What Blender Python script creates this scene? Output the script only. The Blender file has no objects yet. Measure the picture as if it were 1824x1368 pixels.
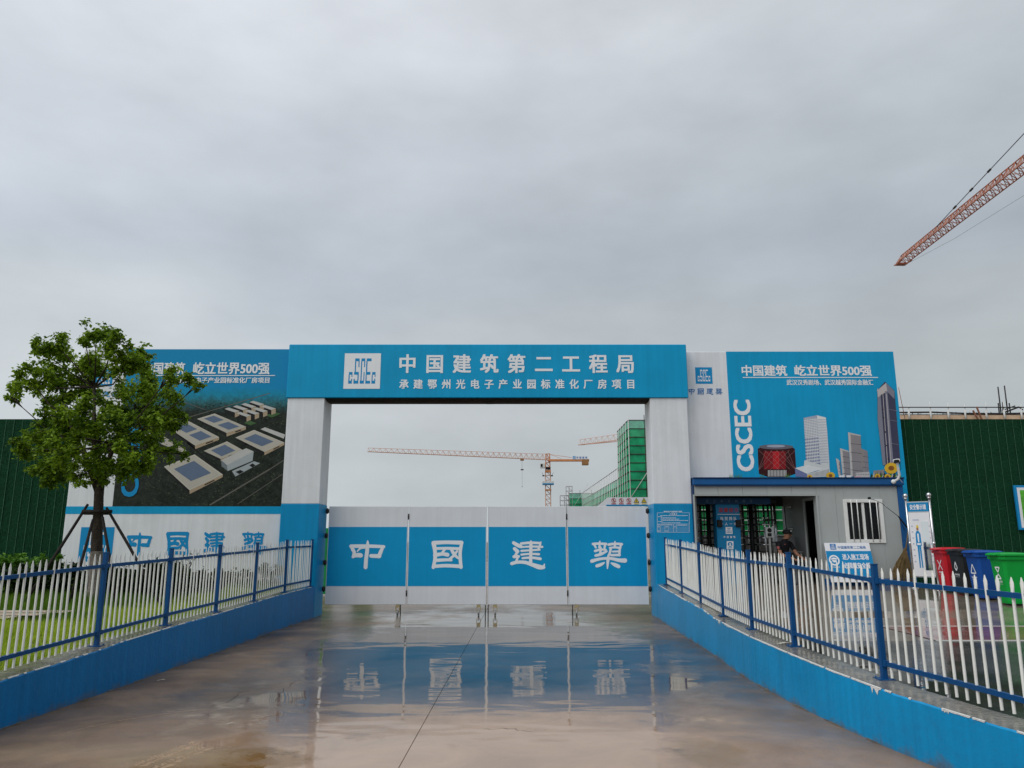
import bpy, bmesh, math, random
import numpy as np
from mathutils import Vector, Matrix

random.seed(7)
rng = np.random.default_rng(11)
scene = bpy.context.scene
COL = scene.collection
R = math.radians

# ------------------------------------------------------------------ camera
FPX, HC = 1355.0, 1.75
PITCH = math.atan(281.0 / FPX)
CP, SP = math.cos(PITCH), math.sin(PITCH)
cam_d = bpy.data.cameras.new('camera')
cam_d.sensor_width = 36.0
cam_d.lens = FPX / 1824.0 * 36.0
cam_d.clip_start, cam_d.clip_end = 0.1, 4000.0
cam = bpy.data.objects.new('camera', cam_d)
COL.objects.link(cam)
cam.location = (0, 0, HC)
cam.rotation_euler = (math.pi / 2 + PITCH, 0, 0)
scene.camera = cam

# ------------------------------------------------------------------ overcast sky, soft sun, exposure
SUN_EL, SUN_AZ = 50.0, 228.0      # azimuth clockwise from +Y (north): behind the camera, a little to the left
world = bpy.data.worlds.new('World')
scene.world = world
world.use_nodes = True
wn, wl = world.node_tree.nodes, world.node_tree.links
wn.clear()
wout = wn.new('ShaderNodeOutputWorld')
sky = wn.new('ShaderNodeTexSky')
sky.sky_type = 'NISHITA'
sky.sun_disc = False
sky.sun_elevation = R(SUN_EL)
sky.sun_rotation = R(SUN_AZ)
sky.dust_density = 3.0
bg1 = wn.new('ShaderNodeBackground'); bg1.inputs['Strength'].default_value = 0.05
wl.new(sky.outputs[0], bg1.inputs['Color'])
tc = wn.new('ShaderNodeTexCoord')
sx = wn.new('ShaderNodeSeparateXYZ'); wl.new(tc.outputs['Generated'], sx.inputs[0])
ramp = wn.new('ShaderNodeValToRGB')
ramp.color_ramp.interpolation = 'EASE'
stops = [(0.0, (.45, .475, .485)), (.10, (.46, .485, .495)), (.20, (.475, .495, .505)), (.27, (.475, .50, .515)), (.35, (.425, .455, .495)),
         (.45, (.49, .515, .55)), (.60, (.60, .62, .645)), (.8, (.62, .64, .66)), (1.0, (.62, .64, .66))]
el = ramp.color_ramp.elements
while len(el) > 1:
    el.remove(el[0])
el[0].position = stops[0][0]; el[0].color = (*stops[0][1], 1)
for p, c in stops[1:]:
    e = el.new(p); e.color = (*c, 1)
mp = wn.new('ShaderNodeMapping'); mp.inputs['Scale'].default_value = (1.0, 1.0, 2.3)
wl.new(tc.outputs['Generated'], mp.inputs[0])
nz = wn.new('ShaderNodeTexNoise'); nz.inputs['Scale'].default_value = 1.9; nz.inputs['Detail'].default_value = 6; nz.inputs['Roughness'].default_value = .45; nz.inputs['Distortion'].default_value = .3
wl.new(mp.outputs[0], nz.inputs['Vector'])
# the cloud noise shifts the ramp up and down, so that its bands break up into cloud
ad = wn.new('ShaderNodeMath'); ad.operation = 'MULTIPLY_ADD'; ad.inputs[1].default_value = .22
wl.new(nz.outputs['Fac'], ad.inputs[0])
sb = wn.new('ShaderNodeMath'); sb.operation = 'SUBTRACT'; sb.inputs[1].default_value = .11
wl.new(sx.outputs['Z'], sb.inputs[0]); wl.new(sb.outputs[0], ad.inputs[2])
wl.new(ad.outputs[0], ramp.inputs[0])
nz2 = wn.new('ShaderNodeTexNoise'); nz2.inputs['Scale'].default_value = 6.0; nz2.inputs['Detail'].default_value = 6; nz2.inputs['Roughness'].default_value = .5
wl.new(mp.outputs[0], nz2.inputs['Vector'])
mr = wn.new('ShaderNodeMapRange'); mr.inputs[1].default_value = .3; mr.inputs[2].default_value = .7; mr.inputs[3].default_value = .93; mr.inputs[4].default_value = 1.08
wl.new(nz2.outputs['Fac'], mr.inputs[0])
mrx = wn.new('ShaderNodeValToRGB')
e_ = mrx.color_ramp.elements; e_[0].position, e_[0].color = .2, (.97, .97, .97, 1); e_[1].position, e_[1].color = .8, (.70, .715, .71, 1)
q_ = e_.new(.5); q_.color = (.80, .80, .80, 1)
xm_ = wn.new('ShaderNodeMath'); xm_.operation = 'MULTIPLY_ADD'; xm_.inputs[1].default_value = .5; xm_.inputs[2].default_value = .5
wl.new(sx.outputs['X'], xm_.inputs[0]); wl.new(xm_.outputs[0], mrx.inputs[0])
mm = wn.new('ShaderNodeMath'); mm.operation = 'MULTIPLY'
wl.new(mr.outputs[0], mm.inputs[0]); mm.inputs[1].default_value = 1.44
mxx = wn.new('ShaderNodeVectorMath'); mxx.operation = 'MULTIPLY'; wl.new(ramp.outputs[0], mxx.inputs[0]); wl.new(mrx.outputs[0], mxx.inputs[1])
bg2 = wn.new('ShaderNodeBackground')
tn = wn.new('ShaderNodeVectorMath'); tn.operation = 'MULTIPLY'; tn.inputs[1].default_value = (.975, 1.0, 1.025); wl.new(mxx.outputs[0], tn.inputs[0]); wl.new(tn.outputs[0], bg2.inputs['Color']); wl.new(mm.outputs[0], bg2.inputs['Strength'])
mx = wn.new('ShaderNodeMixShader'); mx.inputs[0].default_value = .93
wl.new(bg1.outputs[0], mx.inputs[1]); wl.new(bg2.outputs[0], mx.inputs[2])
wl.new(mx.outputs[0], wout.inputs[0])

sun_d = bpy.data.lights.new('sun', 'SUN')
sun_d.energy = 1.5
sun_d.angle = R(50)
sun_d.color = (1.0, .975, .94)
sun = bpy.data.objects.new('sun', sun_d)
COL.objects.link(sun)
_az, _el = R(SUN_AZ), R(SUN_EL)
sdir = Vector((math.sin(_az) * math.cos(_el), math.cos(_az) * math.cos(_el), math.sin(_el)))
sun.rotation_euler = sdir.to_track_quat('Z', 'Y').to_euler()
sun.location = sdir * 60

vs = scene.view_settings
vs.view_transform = 'Standard'; vs.look = 'None'; vs.exposure = 0.0; vs.gamma = 1.0; vs.use_curve_mapping = False
scene.cycles.max_bounces = 6
scene.cycles.transparent_max_bounces = 12

# ------------------------------------------------------------------ where a measured pixel of the 1824 x 1368 photograph lies in the world
def ray(x, y):
    u, v = x - 912.0, 684.0 - y
    return Vector((u, FPX * CP - v * SP, FPX * SP + v * CP))
def P(x, y, Y):
    d = ray(x, y); t = Y / d.y
    return Vector((d.x * t, Y, HC + d.z * t))
def G(x, y, z=0.0):
    d = ray(x, y); t = (z - HC) / d.z
    return Vector((d.x * t, d.y * t, z))

# ------------------------------------------------------------------ helpers: mesh building
W = {}                                                              # world offset of each thing's origin
class MB:
    def __init__(s): s.v = []; s.f = []; s.m = []; s.sm = []
    def add(s, vs_, fs_, mi=0, smooth=False):
        o = len(s.v); s.v += [tuple(v) for v in vs_]
        for f in fs_:
            s.f.append([o + i for i in f]); s.m.append(mi); s.sm.append(smooth)
        return s
    def box(s, a, b, mi=0):
        x0, y0, z0 = (min(a[i], b[i]) for i in range(3)); x1, y1, z1 = (max(a[i], b[i]) for i in range(3))
        return s.add([(x0, y0, z0), (x1, y0, z0), (x1, y1, z0), (x0, y1, z0), (x0, y0, z1), (x1, y0, z1), (x1, y1, z1), (x0, y1, z1)],
                     [(3, 2, 1, 0), (4, 5, 6, 7), (0, 1, 5, 4), (1, 2, 6, 5), (2, 3, 7, 6), (3, 0, 4, 7)], mi)
    def bbox(s, a, b, bev=.01, mi=0):                                 # a box with chamfered edges
        lo = [min(a[i], b[i]) for i in range(3)]; hi = [max(a[i], b[i]) for i in range(3)]
        bm = bmesh.new(); bmesh.ops.create_cube(bm, size=1)
        for v in bm.verts:
            for i in range(3): v.co[i] = lo[i] if v.co[i] < 0 else hi[i]
        bmesh.ops.bevel(bm, geom=bm.edges[:], offset=min(bev, .45 * min(hi[i] - lo[i] for i in range(3))), segments=1, affect='EDGES')
        bm.verts.index_update()
        s.add([v.co[:] for v in bm.verts], [[v.index for v in f.verts] for f in bm.faces], mi); bm.free(); return s
    def tube(s, p0, p1, r0, r1=None, n=8, mi=0, smooth=True, caps=True):
        return s.path([p0, p1], [r0, r0 if r1 is None else r1], n, mi, smooth, caps)
    def path(s, pts, rs, n=8, mi=0, smooth=True, caps=True):
        pts = [Vector(p) for p in pts]
        if not isinstance(rs, (list, tuple)): rs = [rs] * len(pts)
        vv = []; ff = []
        t0 = (pts[1] - pts[0]).normalized()
        up = Vector((0, 0, 1)) if abs(t0.z) < .9 else Vector((1, 0, 0))
        a = t0.cross(up).normalized()
        for i, p in enumerate(pts):
            t = (pts[min(i + 1, len(pts) - 1)] - pts[max(i - 1, 0)])
            t = t.normalized() if t.length > 1e-9 else t0
            a = (a - t * a.dot(t)); a = a.normalized() if a.length > 1e-6 else t.orthogonal().normalized()
            b = t.cross(a)
            for k in range(n):
                g = 2 * math.pi * k / n + math.pi / n
                vv.append(p + (a * math.cos(g) + b * math.sin(g)) * rs[i])
        for i in range(len(pts) - 1):
            for k in range(n):
                q = (k + 1) % n
                ff.append((i * n + k, i * n + q, (i + 1) * n + q, (i + 1) * n + k))
        s.add(vv, ff, mi, smooth)
        if caps:
            o = len(s.v) - len(vv)
            s.f.append([o + k for k in reversed(range(n))]); s.m.append(mi); s.sm.append(False)
            s.f.append([o + (len(pts) - 1) * n + k for k in range(n)]); s.m.append(mi); s.sm.append(False)
        return s
    def bar(s, p0, p1, w, h, mi=0, up=(0, 0, 1)):
        p0, p1 = Vector(p0), Vector(p1); t = (p1 - p0).normalized(); up = Vector(up)
        if abs(t.dot(up)) > .98: up = Vector((0, 1, 0))
        a = t.cross(up).normalized() * w / 2; b = a.cross(t).normalized() * h / 2
        vv = [p + q for p in (p0, p1) for q in (-a - b, a - b, a + b, -a + b)]
        return s.add(vv, [(0, 1, 2, 3), (7, 6, 5, 4), (0, 4, 5, 1), (1, 5, 6, 2), (2, 6, 7, 3), (3, 7, 4, 0)], mi)
    def poly(s, pts, mi=0): return s.add(pts, [list(range(len(pts)))], mi)
    def ball(s, c, r, n=10, m=7, mi=0, sq=(1, 1, 1)):
        vv = [(c[0], c[1], c[2] + r * sq[2])]
        for i in range(1, m):
            th = math.pi * i / m
            for k in range(n):
                g = 2 * math.pi * k / n
                vv.append((c[0] + r * sq[0] * math.sin(th) * math.cos(g), c[1] + r * sq[1] * math.sin(th) * math.sin(g), c[2] + r * sq[2] * math.cos(th)))
        vv.append((c[0], c[1], c[2] - r * sq[2])); ff = []
        for k in range(n):
            q = (k + 1) % n
            ff.append((0, 1 + k, 1 + q))
            for i in range(m - 2): ff.append((1 + i * n + k, 1 + (i + 1) * n + k, 1 + (i + 1) * n + q, 1 + i * n + q))
            ff.append((1 + (m - 2) * n + k, len(vv) - 1, 1 + (m - 2) * n + q))
        return s.add(vv, ff, mi, True)
    def mesh(s, name, mats, off=Vector((0, 0, 0)), recalc=False):
        me = bpy.data.meshes.new(name)
        me.from_pydata([(v[0] - off[0], v[1] - off[1], v[2] - off[2]) for v in s.v], [], s.f)
        for m_ in (mats if isinstance(mats, (list, tuple)) else [mats]): me.materials.append(m_)
        me.polygons.foreach_set('material_index', s.m)
        me.polygons.foreach_set('use_smooth', s.sm)
        if recalc:
            bm = bmesh.new(); bm.from_mesh(me); bmesh.ops.recalc_face_normals(bm, faces=bm.faces[:]); bm.to_mesh(me); bm.free()
        me.update(); return me
    def build(s, name, mats, parent=None, recalc=False):
        off = W[parent] if parent else Vector((0, 0, 0))
        return link(name, s.mesh(name, mats, off, recalc), parent)

def link(name, data, parent=None, loc=None):
    o = bpy.data.objects.new(name, data); COL.objects.link(o)
    if parent is not None: o.parent = parent
    if loc is not None: o.location = loc
    W[o] = W[parent] if parent is not None else Vector((0, 0, 0))
    return o
def tag(o, label=None, cat=None, group=None, kind=None):
    if label: o['label'] = label
    if cat: o['category'] = cat
    if group: o['group'] = group
    if kind: o['kind'] = kind
    return o
def thing(name, label, cat, loc, group=None):
    o = bpy.data.objects.new(name, None); COL.objects.link(o)
    o.empty_display_size = .2
    o.location = loc; W[o] = Vector(loc)
    return tag(o, label, cat, group)

# ------------------------------------------------------------------ helpers: materials
def mat(name, col, rough=.5, metal=0.0, var=.06, vs_=2.0, streak=0.0, dirt=None, dirt_amt=0.0, bump=0.0, bs=30.0, spec=.22, stretch=None, coat=0.0):
    m = bpy.data.materials.new(name); m.use_nodes = True
    n, l = m.node_tree.nodes, m.node_tree.links
    b = n['Principled BSDF']
    b.inputs['Roughness'].default_value = rough; b.inputs['Metallic'].default_value = metal
    b.inputs['Specular IOR Level'].default_value = spec
    if coat: b.inputs['Coat Weight'].default_value = coat; b.inputs['Coat Roughness'].default_value = .08
    geo = n.new('ShaderNodeNewGeometry')
    t = n.new('ShaderNodeTexNoise'); t.inputs['Scale'].default_value = vs_; t.inputs['Detail'].default_value = 5; t.inputs['Roughness'].default_value = .6
    if stretch:
        mp_ = n.new('ShaderNodeMapping'); mp_.inputs['Scale'].default_value = stretch
        l.new(geo.outputs['Position'], mp_.inputs[0]); l.new(mp_.outputs[0], t.inputs['Vector'])
    else: l.new(geo.outputs['Position'], t.inputs['Vector'])
    r1 = n.new('ShaderNodeMapRange'); r1.inputs[1].default_value = .3; r1.inputs[2].default_value = .7
    r1.inputs[3].default_value = 1 - var; r1.inputs[4].default_value = 1 + var
    l.new(t.outputs['Fac'], r1.inputs[0])
    fac = r1.outputs[0]
    if streak:
        mp2 = n.new('ShaderNodeMapping'); mp2.inputs['Scale'].default_value = (7, 7, .35)
        l.new(geo.outputs['Position'], mp2.inputs[0])
        t2 = n.new('ShaderNodeTexNoise'); t2.inputs['Scale'].default_value = 1.6; t2.inputs['Detail'].default_value = 4
        l.new(mp2.outputs[0], t2.inputs['Vector'])
        r2 = n.new('ShaderNodeMapRange'); r2.inputs[1].default_value = .35; r2.inputs[2].default_value = .65
        r2.inputs[3].default_value = 1 - streak; r2.inputs[4].default_value = 1 + streak * .6
        l.new(t2.outputs['Fac'], r2.inputs[0])
        mu = n.new('ShaderNodeMath'); mu.operation = 'MULTIPLY'
        l.new(fac, mu.inputs[0]); l.new(r2.outputs[0], mu.inputs[1]); fac = mu.outputs[0]
    sc = n.new('ShaderNodeVectorMath'); sc.operation = 'SCALE'; sc.inputs[0].default_value = col[:3]
    l.new(fac, sc.inputs['Scale'])
    out = sc.outputs[0]
    if dirt:
        t3 = n.new('ShaderNodeTexNoise'); t3.inputs['Scale'].default_value = 1.1; t3.inputs['Detail'].default_value = 7; t3.inputs['Roughness'].default_value = .7
        l.new(geo.outputs['Position'], t3.inputs['Vector'])
        r3 = n.new('ShaderNodeMapRange'); r3.inputs[1].default_value = .48; r3.inputs[2].default_value = .75; r3.inputs[4].default_value = dirt_amt
        l.new(t3.outputs['Fac'], r3.inputs[0])
        mi = n.new('ShaderNodeMix'); mi.data_type = 'RGBA'; mi.inputs[7].default_value = (*dirt, 1)
        l.new(r3.outputs[0], mi.inputs[0]); l.new(out, mi.inputs[6]); out = mi.outputs[2]
    l.new(out, b.inputs['Base Color'])
    if bump:
        t4 = n.new('ShaderNodeTexNoise'); t4.inputs['Scale'].default_value = bs; t4.inputs['Detail'].default_value = 4
        l.new(geo.outputs['Position'], t4.inputs['Vector'])
        bp = n.new('ShaderNodeBump'); bp.inputs['Strength'].default_value = bump; bp.inputs['Distance'].default_value = .05
        l.new(t4.outputs['Fac'], bp.inputs['Height']); l.new(bp.outputs[0], b.inputs['Normal'])
    return m
def splash(m, zmax, col):
    n, l = m.node_tree.nodes, m.node_tree.links; b = n['Principled BSDF']; src = b.inputs['Base Color'].links[0].from_socket
    geo = n.new('ShaderNodeNewGeometry'); s_ = n.new('ShaderNodeSeparateXYZ'); l.new(geo.outputs['Position'], s_.inputs[0])
    t = n.new('ShaderNodeTexNoise'); t.inputs['Scale'].default_value = 3.0; t.inputs['Detail'].default_value = 8; t.inputs['Roughness'].default_value = .75
    l.new(geo.outputs['Position'], t.inputs['Vector'])
    a = n.new('ShaderNodeMath'); a.operation = 'MULTIPLY_ADD'; a.inputs[1].default_value = -zmax * 2.6; l.new(t.outputs['Fac'], a.inputs[0]); l.new(s_.outputs['Z'], a.inputs[2])
    r = n.new('ShaderNodeMapRange'); r.inputs[1].default_value = -zmax * .95; r.inputs[2].default_value = -zmax * 1.55; r.inputs[4].default_value = .75; l.new(a.outputs[0], r.inputs[0])
    t2 = n.new('ShaderNodeTexNoise'); t2.inputs['Scale'].default_value = 60; t2.inputs['Detail'].default_value = 3; l.new(geo.outputs['Position'], t2.inputs['Vector'])
    r2 = n.new('ShaderNodeMapRange'); r2.inputs[1].default_value = .68; r2.inputs[2].default_value = .74; r2.inputs[4].default_value = .45; l.new(t2.outputs['Fac'], r2.inputs[0])
    mxm = n.new('ShaderNodeMath'); mxm.operation = 'MAXIMUM'; l.new(r.outputs[0], mxm.inputs[0]); l.new(r2.outputs[0], mxm.inputs[1])
    mi = n.new('ShaderNodeMix'); mi.data_type = 'RGBA'; mi.inputs[7].default_value = (*col, 1); l.new(mxm.outputs[0], mi.inputs[0]); l.new(src, mi.inputs[6]); l.new(mi.outputs[2], b.inputs['Base Color'])
def flat(name, col, rough=.6, var=.04): return mat(name, col, rough, var=var, vs_=6)
def leafmat(name, col, col2, trans=.35, rough=.45, sc=3.0):
    m = bpy.data.materials.new(name); m.use_nodes = True
    n, l = m.node_tree.nodes, m.node_tree.links
    b = n['Principled BSDF']; b.inputs['Roughness'].default_value = rough; b.inputs['Specular IOR Level'].default_value = .18
    geo = n.new('ShaderNodeNewGeometry')
    t = n.new('ShaderNodeTexNoise'); t.inputs['Scale'].default_value = sc; t.inputs['Detail'].default_value = 3
    l.new(geo.outputs['Position'], t.inputs['Vector'])
    wn_ = n.new('ShaderNodeMath'); wn_.operation = 'MULTIPLY_ADD'; wn_.inputs[1].default_value = .5
    l.new(geo.outputs['Random Per Island'], wn_.inputs[0])
    hh = n.new('ShaderNodeMath'); hh.operation = 'MULTIPLY'; hh.inputs[1].default_value = .9
    l.new(t.outputs['Fac'], hh.inputs[0]); l.new(hh.outputs[0], wn_.inputs[2])
    r = n.new('ShaderNodeValToRGB'); r.color_ramp.elements[0].position = .35; r.color_ramp.elements[0].color = (*col, 1)
    r.color_ramp.elements[1].position = .95; r.color_ramp.elements[1].color = (*col2, 1)
    l.new(wn_.outputs[0], r.inputs[0]); l.new(r.outputs[0], b.inputs['Base Color'])
    tr = n.new('ShaderNodeBsdfTranslucent'); l.new(r.outputs[0], tr.inputs['Color'])
    mx_ = n.new('ShaderNodeMixShader'); mx_.inputs[0].default_value = trans
    l.new(b.outputs[0], mx_.inputs[1]); l.new(tr.outputs[0], mx_.inputs[2]); l.new(mx_.outputs[0], n['Material Output'].inputs[0])
    return m
def netmat(name, col, alpha):
    m = bpy.data.materials.new(name); m.use_nodes = True
    n, l = m.node_tree.nodes, m.node_tree.links
    b = n['Principled BSDF']; b.inputs['Roughness'].default_value = .8
    geo = n.new('ShaderNodeNewGeometry')
    t = n.new('ShaderNodeTexNoise'); t.inputs['Scale'].default_value = .5; t.inputs['Detail'].default_value = 6
    l.new(geo.outputs['Position'], t.inputs['Vector'])
    r = n.new('ShaderNodeValToRGB'); r.color_ramp.elements[0].position = .3; r.color_ramp.elements[0].color = (col[0] * .6, col[1] * .6, col[2] * .6, 1)
    r.color_ramp.elements[1].position = .7; r.color_ramp.elements[1].color = (*[min(1, c * 1.3) for c in col], 1)
    l.new(t.outputs['Fac'], r.inputs[0]); l.new(r.outputs[0], b.inputs['Base Color'])
    tl = n.new('ShaderNodeBsdfTranslucent'); l.new(r.outputs[0], tl.inputs['Color'])
    m0 = n.new('ShaderNodeMixShader'); m0.inputs[0].default_value = .35
    l.new(b.outputs[0], m0.inputs[1]); l.new(tl.outputs[0], m0.inputs[2])
    tp = n.new('ShaderNodeBsdfTransparent')
    m1 = n.new('ShaderNodeMixShader'); m1.inputs[0].default_value = alpha
    l.new(tp.outputs[0], m1.inputs[1]); l.new(m0.outputs[0], m1.inputs[2]); l.new(m1.outputs[0], n['Material Output'].inputs[0])
    return m
def wetmat(name, stops_, sc=.5, r_dry=.28, r_wet=.03, wet=(.42, .56), rip=.02, rips=1.4, spec=.5, mud=None, stretch=(1, 1, 1), fine=.02, wet_dark=.85, spec_dry=.4, ripx=.5):
    """wet ground: mottled colour, water film of changing gloss, low ripples where the water stands"""
    m = bpy.data.materials.new(name); m.use_nodes = True
    n, l = m.node_tree.nodes, m.node_tree.links
    b = n['Principled BSDF']; b.inputs['Specular IOR Level'].default_value = spec
    geo = n.new('ShaderNodeNewGeometry')
    mp_ = n.new('ShaderNodeMapping'); mp_.inputs['Scale'].default_value = stretch
    l.new(geo.outputs['Position'], mp_.inputs[0])
    t = n.new('ShaderNodeTexNoise'); t.inputs['Scale'].default_value = sc; t.inputs['Detail'].default_value = 9; t.inputs['Roughness'].default_value = .62; t.inputs['Distortion'].default_value = .6
    l.new(mp_.outputs[0], t.inputs['Vector'])
    r = n.new('ShaderNodeValToRGB'); e = r.color_ramp.elements
    e[0].position, e[0].color = stops_[0][0], (*stops_[0][1], 1); e[1].position, e[1].color = stops_[-1][0], (*stops_[-1][1], 1)
    for p, c in stops_[1:-1]: q = e.new(p); q.color = (*c, 1)
    l.new(t.outputs['Fac'], r.inputs[0]); colout = r.outputs[0]
    tf = n.new('ShaderNodeTexNoise'); tf.inputs['Scale'].default_value = 45; tf.inputs['Detail'].default_value = 6; tf.inputs['Roughness'].default_value = .7
    l.new(geo.outputs['Position'], tf.inputs['Vector'])
    rf = n.new('ShaderNodeMapRange'); rf.inputs[1].default_value = .3; rf.inputs[2].default_value = .7; rf.inputs[3].default_value = .84; rf.inputs[4].default_value = 1.14
    l.new(tf.outputs['Fac'], rf.inputs[0])
    scl = n.new('ShaderNodeVectorMath'); scl.operation = 'SCALE'; l.new(colout, scl.inputs[0]); l.new(rf.outputs[0], scl.inputs['Scale']); colout = scl.outputs[0]
    # standing water: noise, plus the hollow in the middle of the driveway
    t2 = n.new('ShaderNodeTexNoise'); t2.inputs['Scale'].default_value = .42; t2.inputs['Detail'].default_value = 6; t2.inputs['Roughness'].default_value = .55
    l.new(geo.outputs['Position'], t2.inputs['Vector'])
    wa = n.new('ShaderNodeMath'); wa.operation = 'MULTIPLY_ADD'; wa.inputs[1].default_value = .55 if mud else 1.0; wa.inputs[2].default_value = .225 if mud else 0.0
    l.new(t2.outputs['Fac'], wa.inputs[0]); wetf = wa.outputs[0]
    if mud:
        sxyz = n.new('ShaderNodeSeparateXYZ'); l.new(geo.outputs['Position'], sxyz.inputs[0])
        def ell(cx, cy, rx, ry, soft, amp):
            comb = n.new('ShaderNodeVectorMath'); comb.operation = 'MULTIPLY_ADD'
            comb.inputs[1].default_value = (1 / rx, 1 / ry, 0); comb.inputs[2].default_value = (-cx / rx, -cy / ry, 0)
            l.new(geo.outputs['Position'], comb.inputs[0])
            ln = n.new('ShaderNodeVectorMath'); ln.operation = 'LENGTH'; l.new(comb.outputs[0], ln.inputs[0])
            nn = n.new('ShaderNodeTexNoise'); nn.inputs['Scale'].default_value = 1.3 if rx > .8 else 3.5; nn.inputs['Detail'].default_value = 5; nn.inputs['Roughness'].default_value = .65
            l.new(geo.outputs['Position'], nn.inputs['Vector'])
            a_ = n.new('ShaderNodeMath'); a_.operation = 'MULTIPLY_ADD'; a_.inputs[1].default_value = 1.1
            l.new(nn.outputs['Fac'], a_.inputs[0]); l.new(ln.outputs['Value'], a_.inputs[2])
            q_ = n.new('ShaderNodeMapRange'); q_.inputs[1].default_value = 1.55 + soft; q_.inputs[2].default_value = 1.55 - soft; q_.inputs[4].default_value = amp
            l.new(a_.outputs[0], q_.inputs[0]); return q_.outputs[0]
        pond = ell(-.35, 12.4, 2.75, 7.6, .45, .38)
        a2 = n.new('ShaderNodeMath'); a2.operation = 'ADD'; l.new(wetf, a2.inputs[0]); l.new(pond, a2.inputs[1])
        s2 = n.new('ShaderNodeMath'); s2.operation = 'SUBTRACT'; s2.inputs[1].default_value = .20; l.new(a2.outputs[0], s2.inputs[0]); wetf = s2.outputs[0]
    wf = n.new('ShaderNodeMapRange'); wf.inputs[1].default_value = wet[0] - .05; wf.inputs[2].default_value = wet[1] + .05; wf.inputs[3].default_value = 1.0; wf.inputs[4].default_value = wet_dark
    l.new(wetf, wf.inputs[0]); sd_ = n.new('ShaderNodeVectorMath'); sd_.operation = 'SCALE'; l.new(colout, sd_.inputs[0]); l.new(wf.outputs[0], sd_.inputs['Scale']); colout = sd_.outputs[0]
    if mud:
        for (cx, cy, rx, ry, soft, amp, c) in mud:
            mk = ell(cx, cy, rx, ry, soft, amp)
            mi = n.new('ShaderNodeMix'); mi.data_type = 'RGBA'; mi.inputs[7].default_value = (*c, 1)
            l.new(mk, mi.inputs[0]); l.new(colout, mi.inputs[6]); colout = mi.outputs[2]
    rm = n.new('ShaderNodeMapRange'); rm.inputs[1].default_value = .3; rm.inputs[2].default_value = .7; rm.inputs[3].default_value = .80; rm.inputs[4].default_value = 1.12
    tm = n.new('ShaderNodeTexNoise'); tm.inputs['Scale'].default_value = .9; tm.inputs['Detail'].default_value = 6; tm.inputs['Roughness'].default_value = .6; tm.inputs['Distortion'].default_value = 1.6
    l.new(geo.outputs['Position'], tm.inputs['Vector']); l.new(tm.outputs['Fac'], rm.inputs[0])
    sm = n.new('ShaderNodeVectorMath'); sm.operation = 'SCALE'; l.new(colout, sm.inputs[0]); l.new(rm.outputs[0], sm.inputs['Scale']); colout = sm.outputs[0]
    sf = n.new('ShaderNodeMapRange'); sf.inputs[1].default_value = wet[0] - .05; sf.inputs[2].default_value = wet[1]; sf.inputs[3].default_value = spec_dry; sf.inputs[4].default_value = spec
    l.new(wetf, sf.inputs[0]); l.new(sf.outputs[0], b.inputs['Specular IOR Level'])
    l.new(colout, b.inputs['Base Color'])
    w_ = n.new('ShaderNodeMapRange'); w_.inputs[1].default_value = wet[0]; w_.inputs[2].default_value = wet[1]; w_.inputs[3].default_value = r_dry; w_.inputs[4].default_value = r_wet
    l.new(wetf, w_.inputs[0]); l.new(w_.outputs[0], b.inputs['Roughness'])
    t3 = n.new('ShaderNodeTexNoise'); t3.inputs['Scale'].default_value = rips; t3.inputs['Detail'].default_value = 2.5; t3.inputs['Roughness'].default_value = .4
    mpr = n.new('ShaderNodeMapping'); mpr.inputs['Scale'].default_value = (ripx, 1.3, 1)
    l.new(geo.outputs['Position'], mpr.inputs[0]); l.new(mpr.outputs[0], t3.inputs['Vector'])
    hh = n.new('ShaderNodeMath'); hh.operation = 'MULTIPLY'; hh.inputs[1].default_value = rip; l.new(t3.outputs['Fac'], hh.inputs[0])
    dry = n.new('ShaderNodeMapRange'); dry.inputs[1].default_value = r_wet; dry.inputs[2].default_value = r_dry; dry.inputs[3].default_value = 0; dry.inputs[4].default_value = fine
    l.new(w_.outputs[0], dry.inputs[0])
    h2 = n.new('ShaderNodeMath'); h2.operation = 'MULTIPLY_ADD'; l.new(tf.outputs['Fac'], h2.inputs[0]); l.new(dry.outputs[0], h2.inputs[1]); l.new(hh.outputs[0], h2.inputs[2])
    bp = n.new('ShaderNodeBump'); bp.inputs['Strength'].default_value = 1.0; bp.inputs['Distance'].default_value = .1
    l.new(h2.outputs[0], bp.inputs['Height']); l.new(bp.outputs[0], b.inputs['Normal'])
    return m

BLUE = (.006, .235, .50); DBLUE = (.007, .10, .31)
M = {}
M['vinyl_blue'] = mat('vinyl_blue', (.002, .325, .60), .42, var=.07, vs_=.8, streak=.05, bump=.16, bs=1.6)
M['vinyl_white'] = mat('vinyl_white', (.75, .77, .80), .5, var=.04, vs_=1.0, streak=.05, dirt=(.50, .49, .46), dirt_amt=.22, bump=.05, bs=1.2)
M['gate_white'] = mat('gate_white', (.72, .74, .77), .42, var=.035, vs_=1.2, streak=.03, dirt=(.5, .5, .48), dirt_amt=.2)
M['gate_blue'] = mat('gate_blue', (.001, .305, .60), .38, var=.05, vs_=1.2, streak=.03)
M['letter_white'] = mat('letter_white', (.82, .83, .85), .5, var=.02)
M['letter_blue'] = mat('letter_blue', (.004, .26, .56), .5, var=.03)
M['letter_navy'] = mat('letter_navy', (.04, .18, .45), .5, var=.03)
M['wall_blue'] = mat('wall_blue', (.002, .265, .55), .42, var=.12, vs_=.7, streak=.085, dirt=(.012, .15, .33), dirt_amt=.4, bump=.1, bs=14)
M['wall_blue_shaded'] = mat('wall_blue_shaded', (.002, .155, .40), .42, var=.12, vs_=.7, streak=.10, dirt=(.012, .13, .29), dirt_amt=.35, bump=.1, bs=14)  # same wall paint, darkened: shade of the lawn-side wall's face put into the colour
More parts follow.
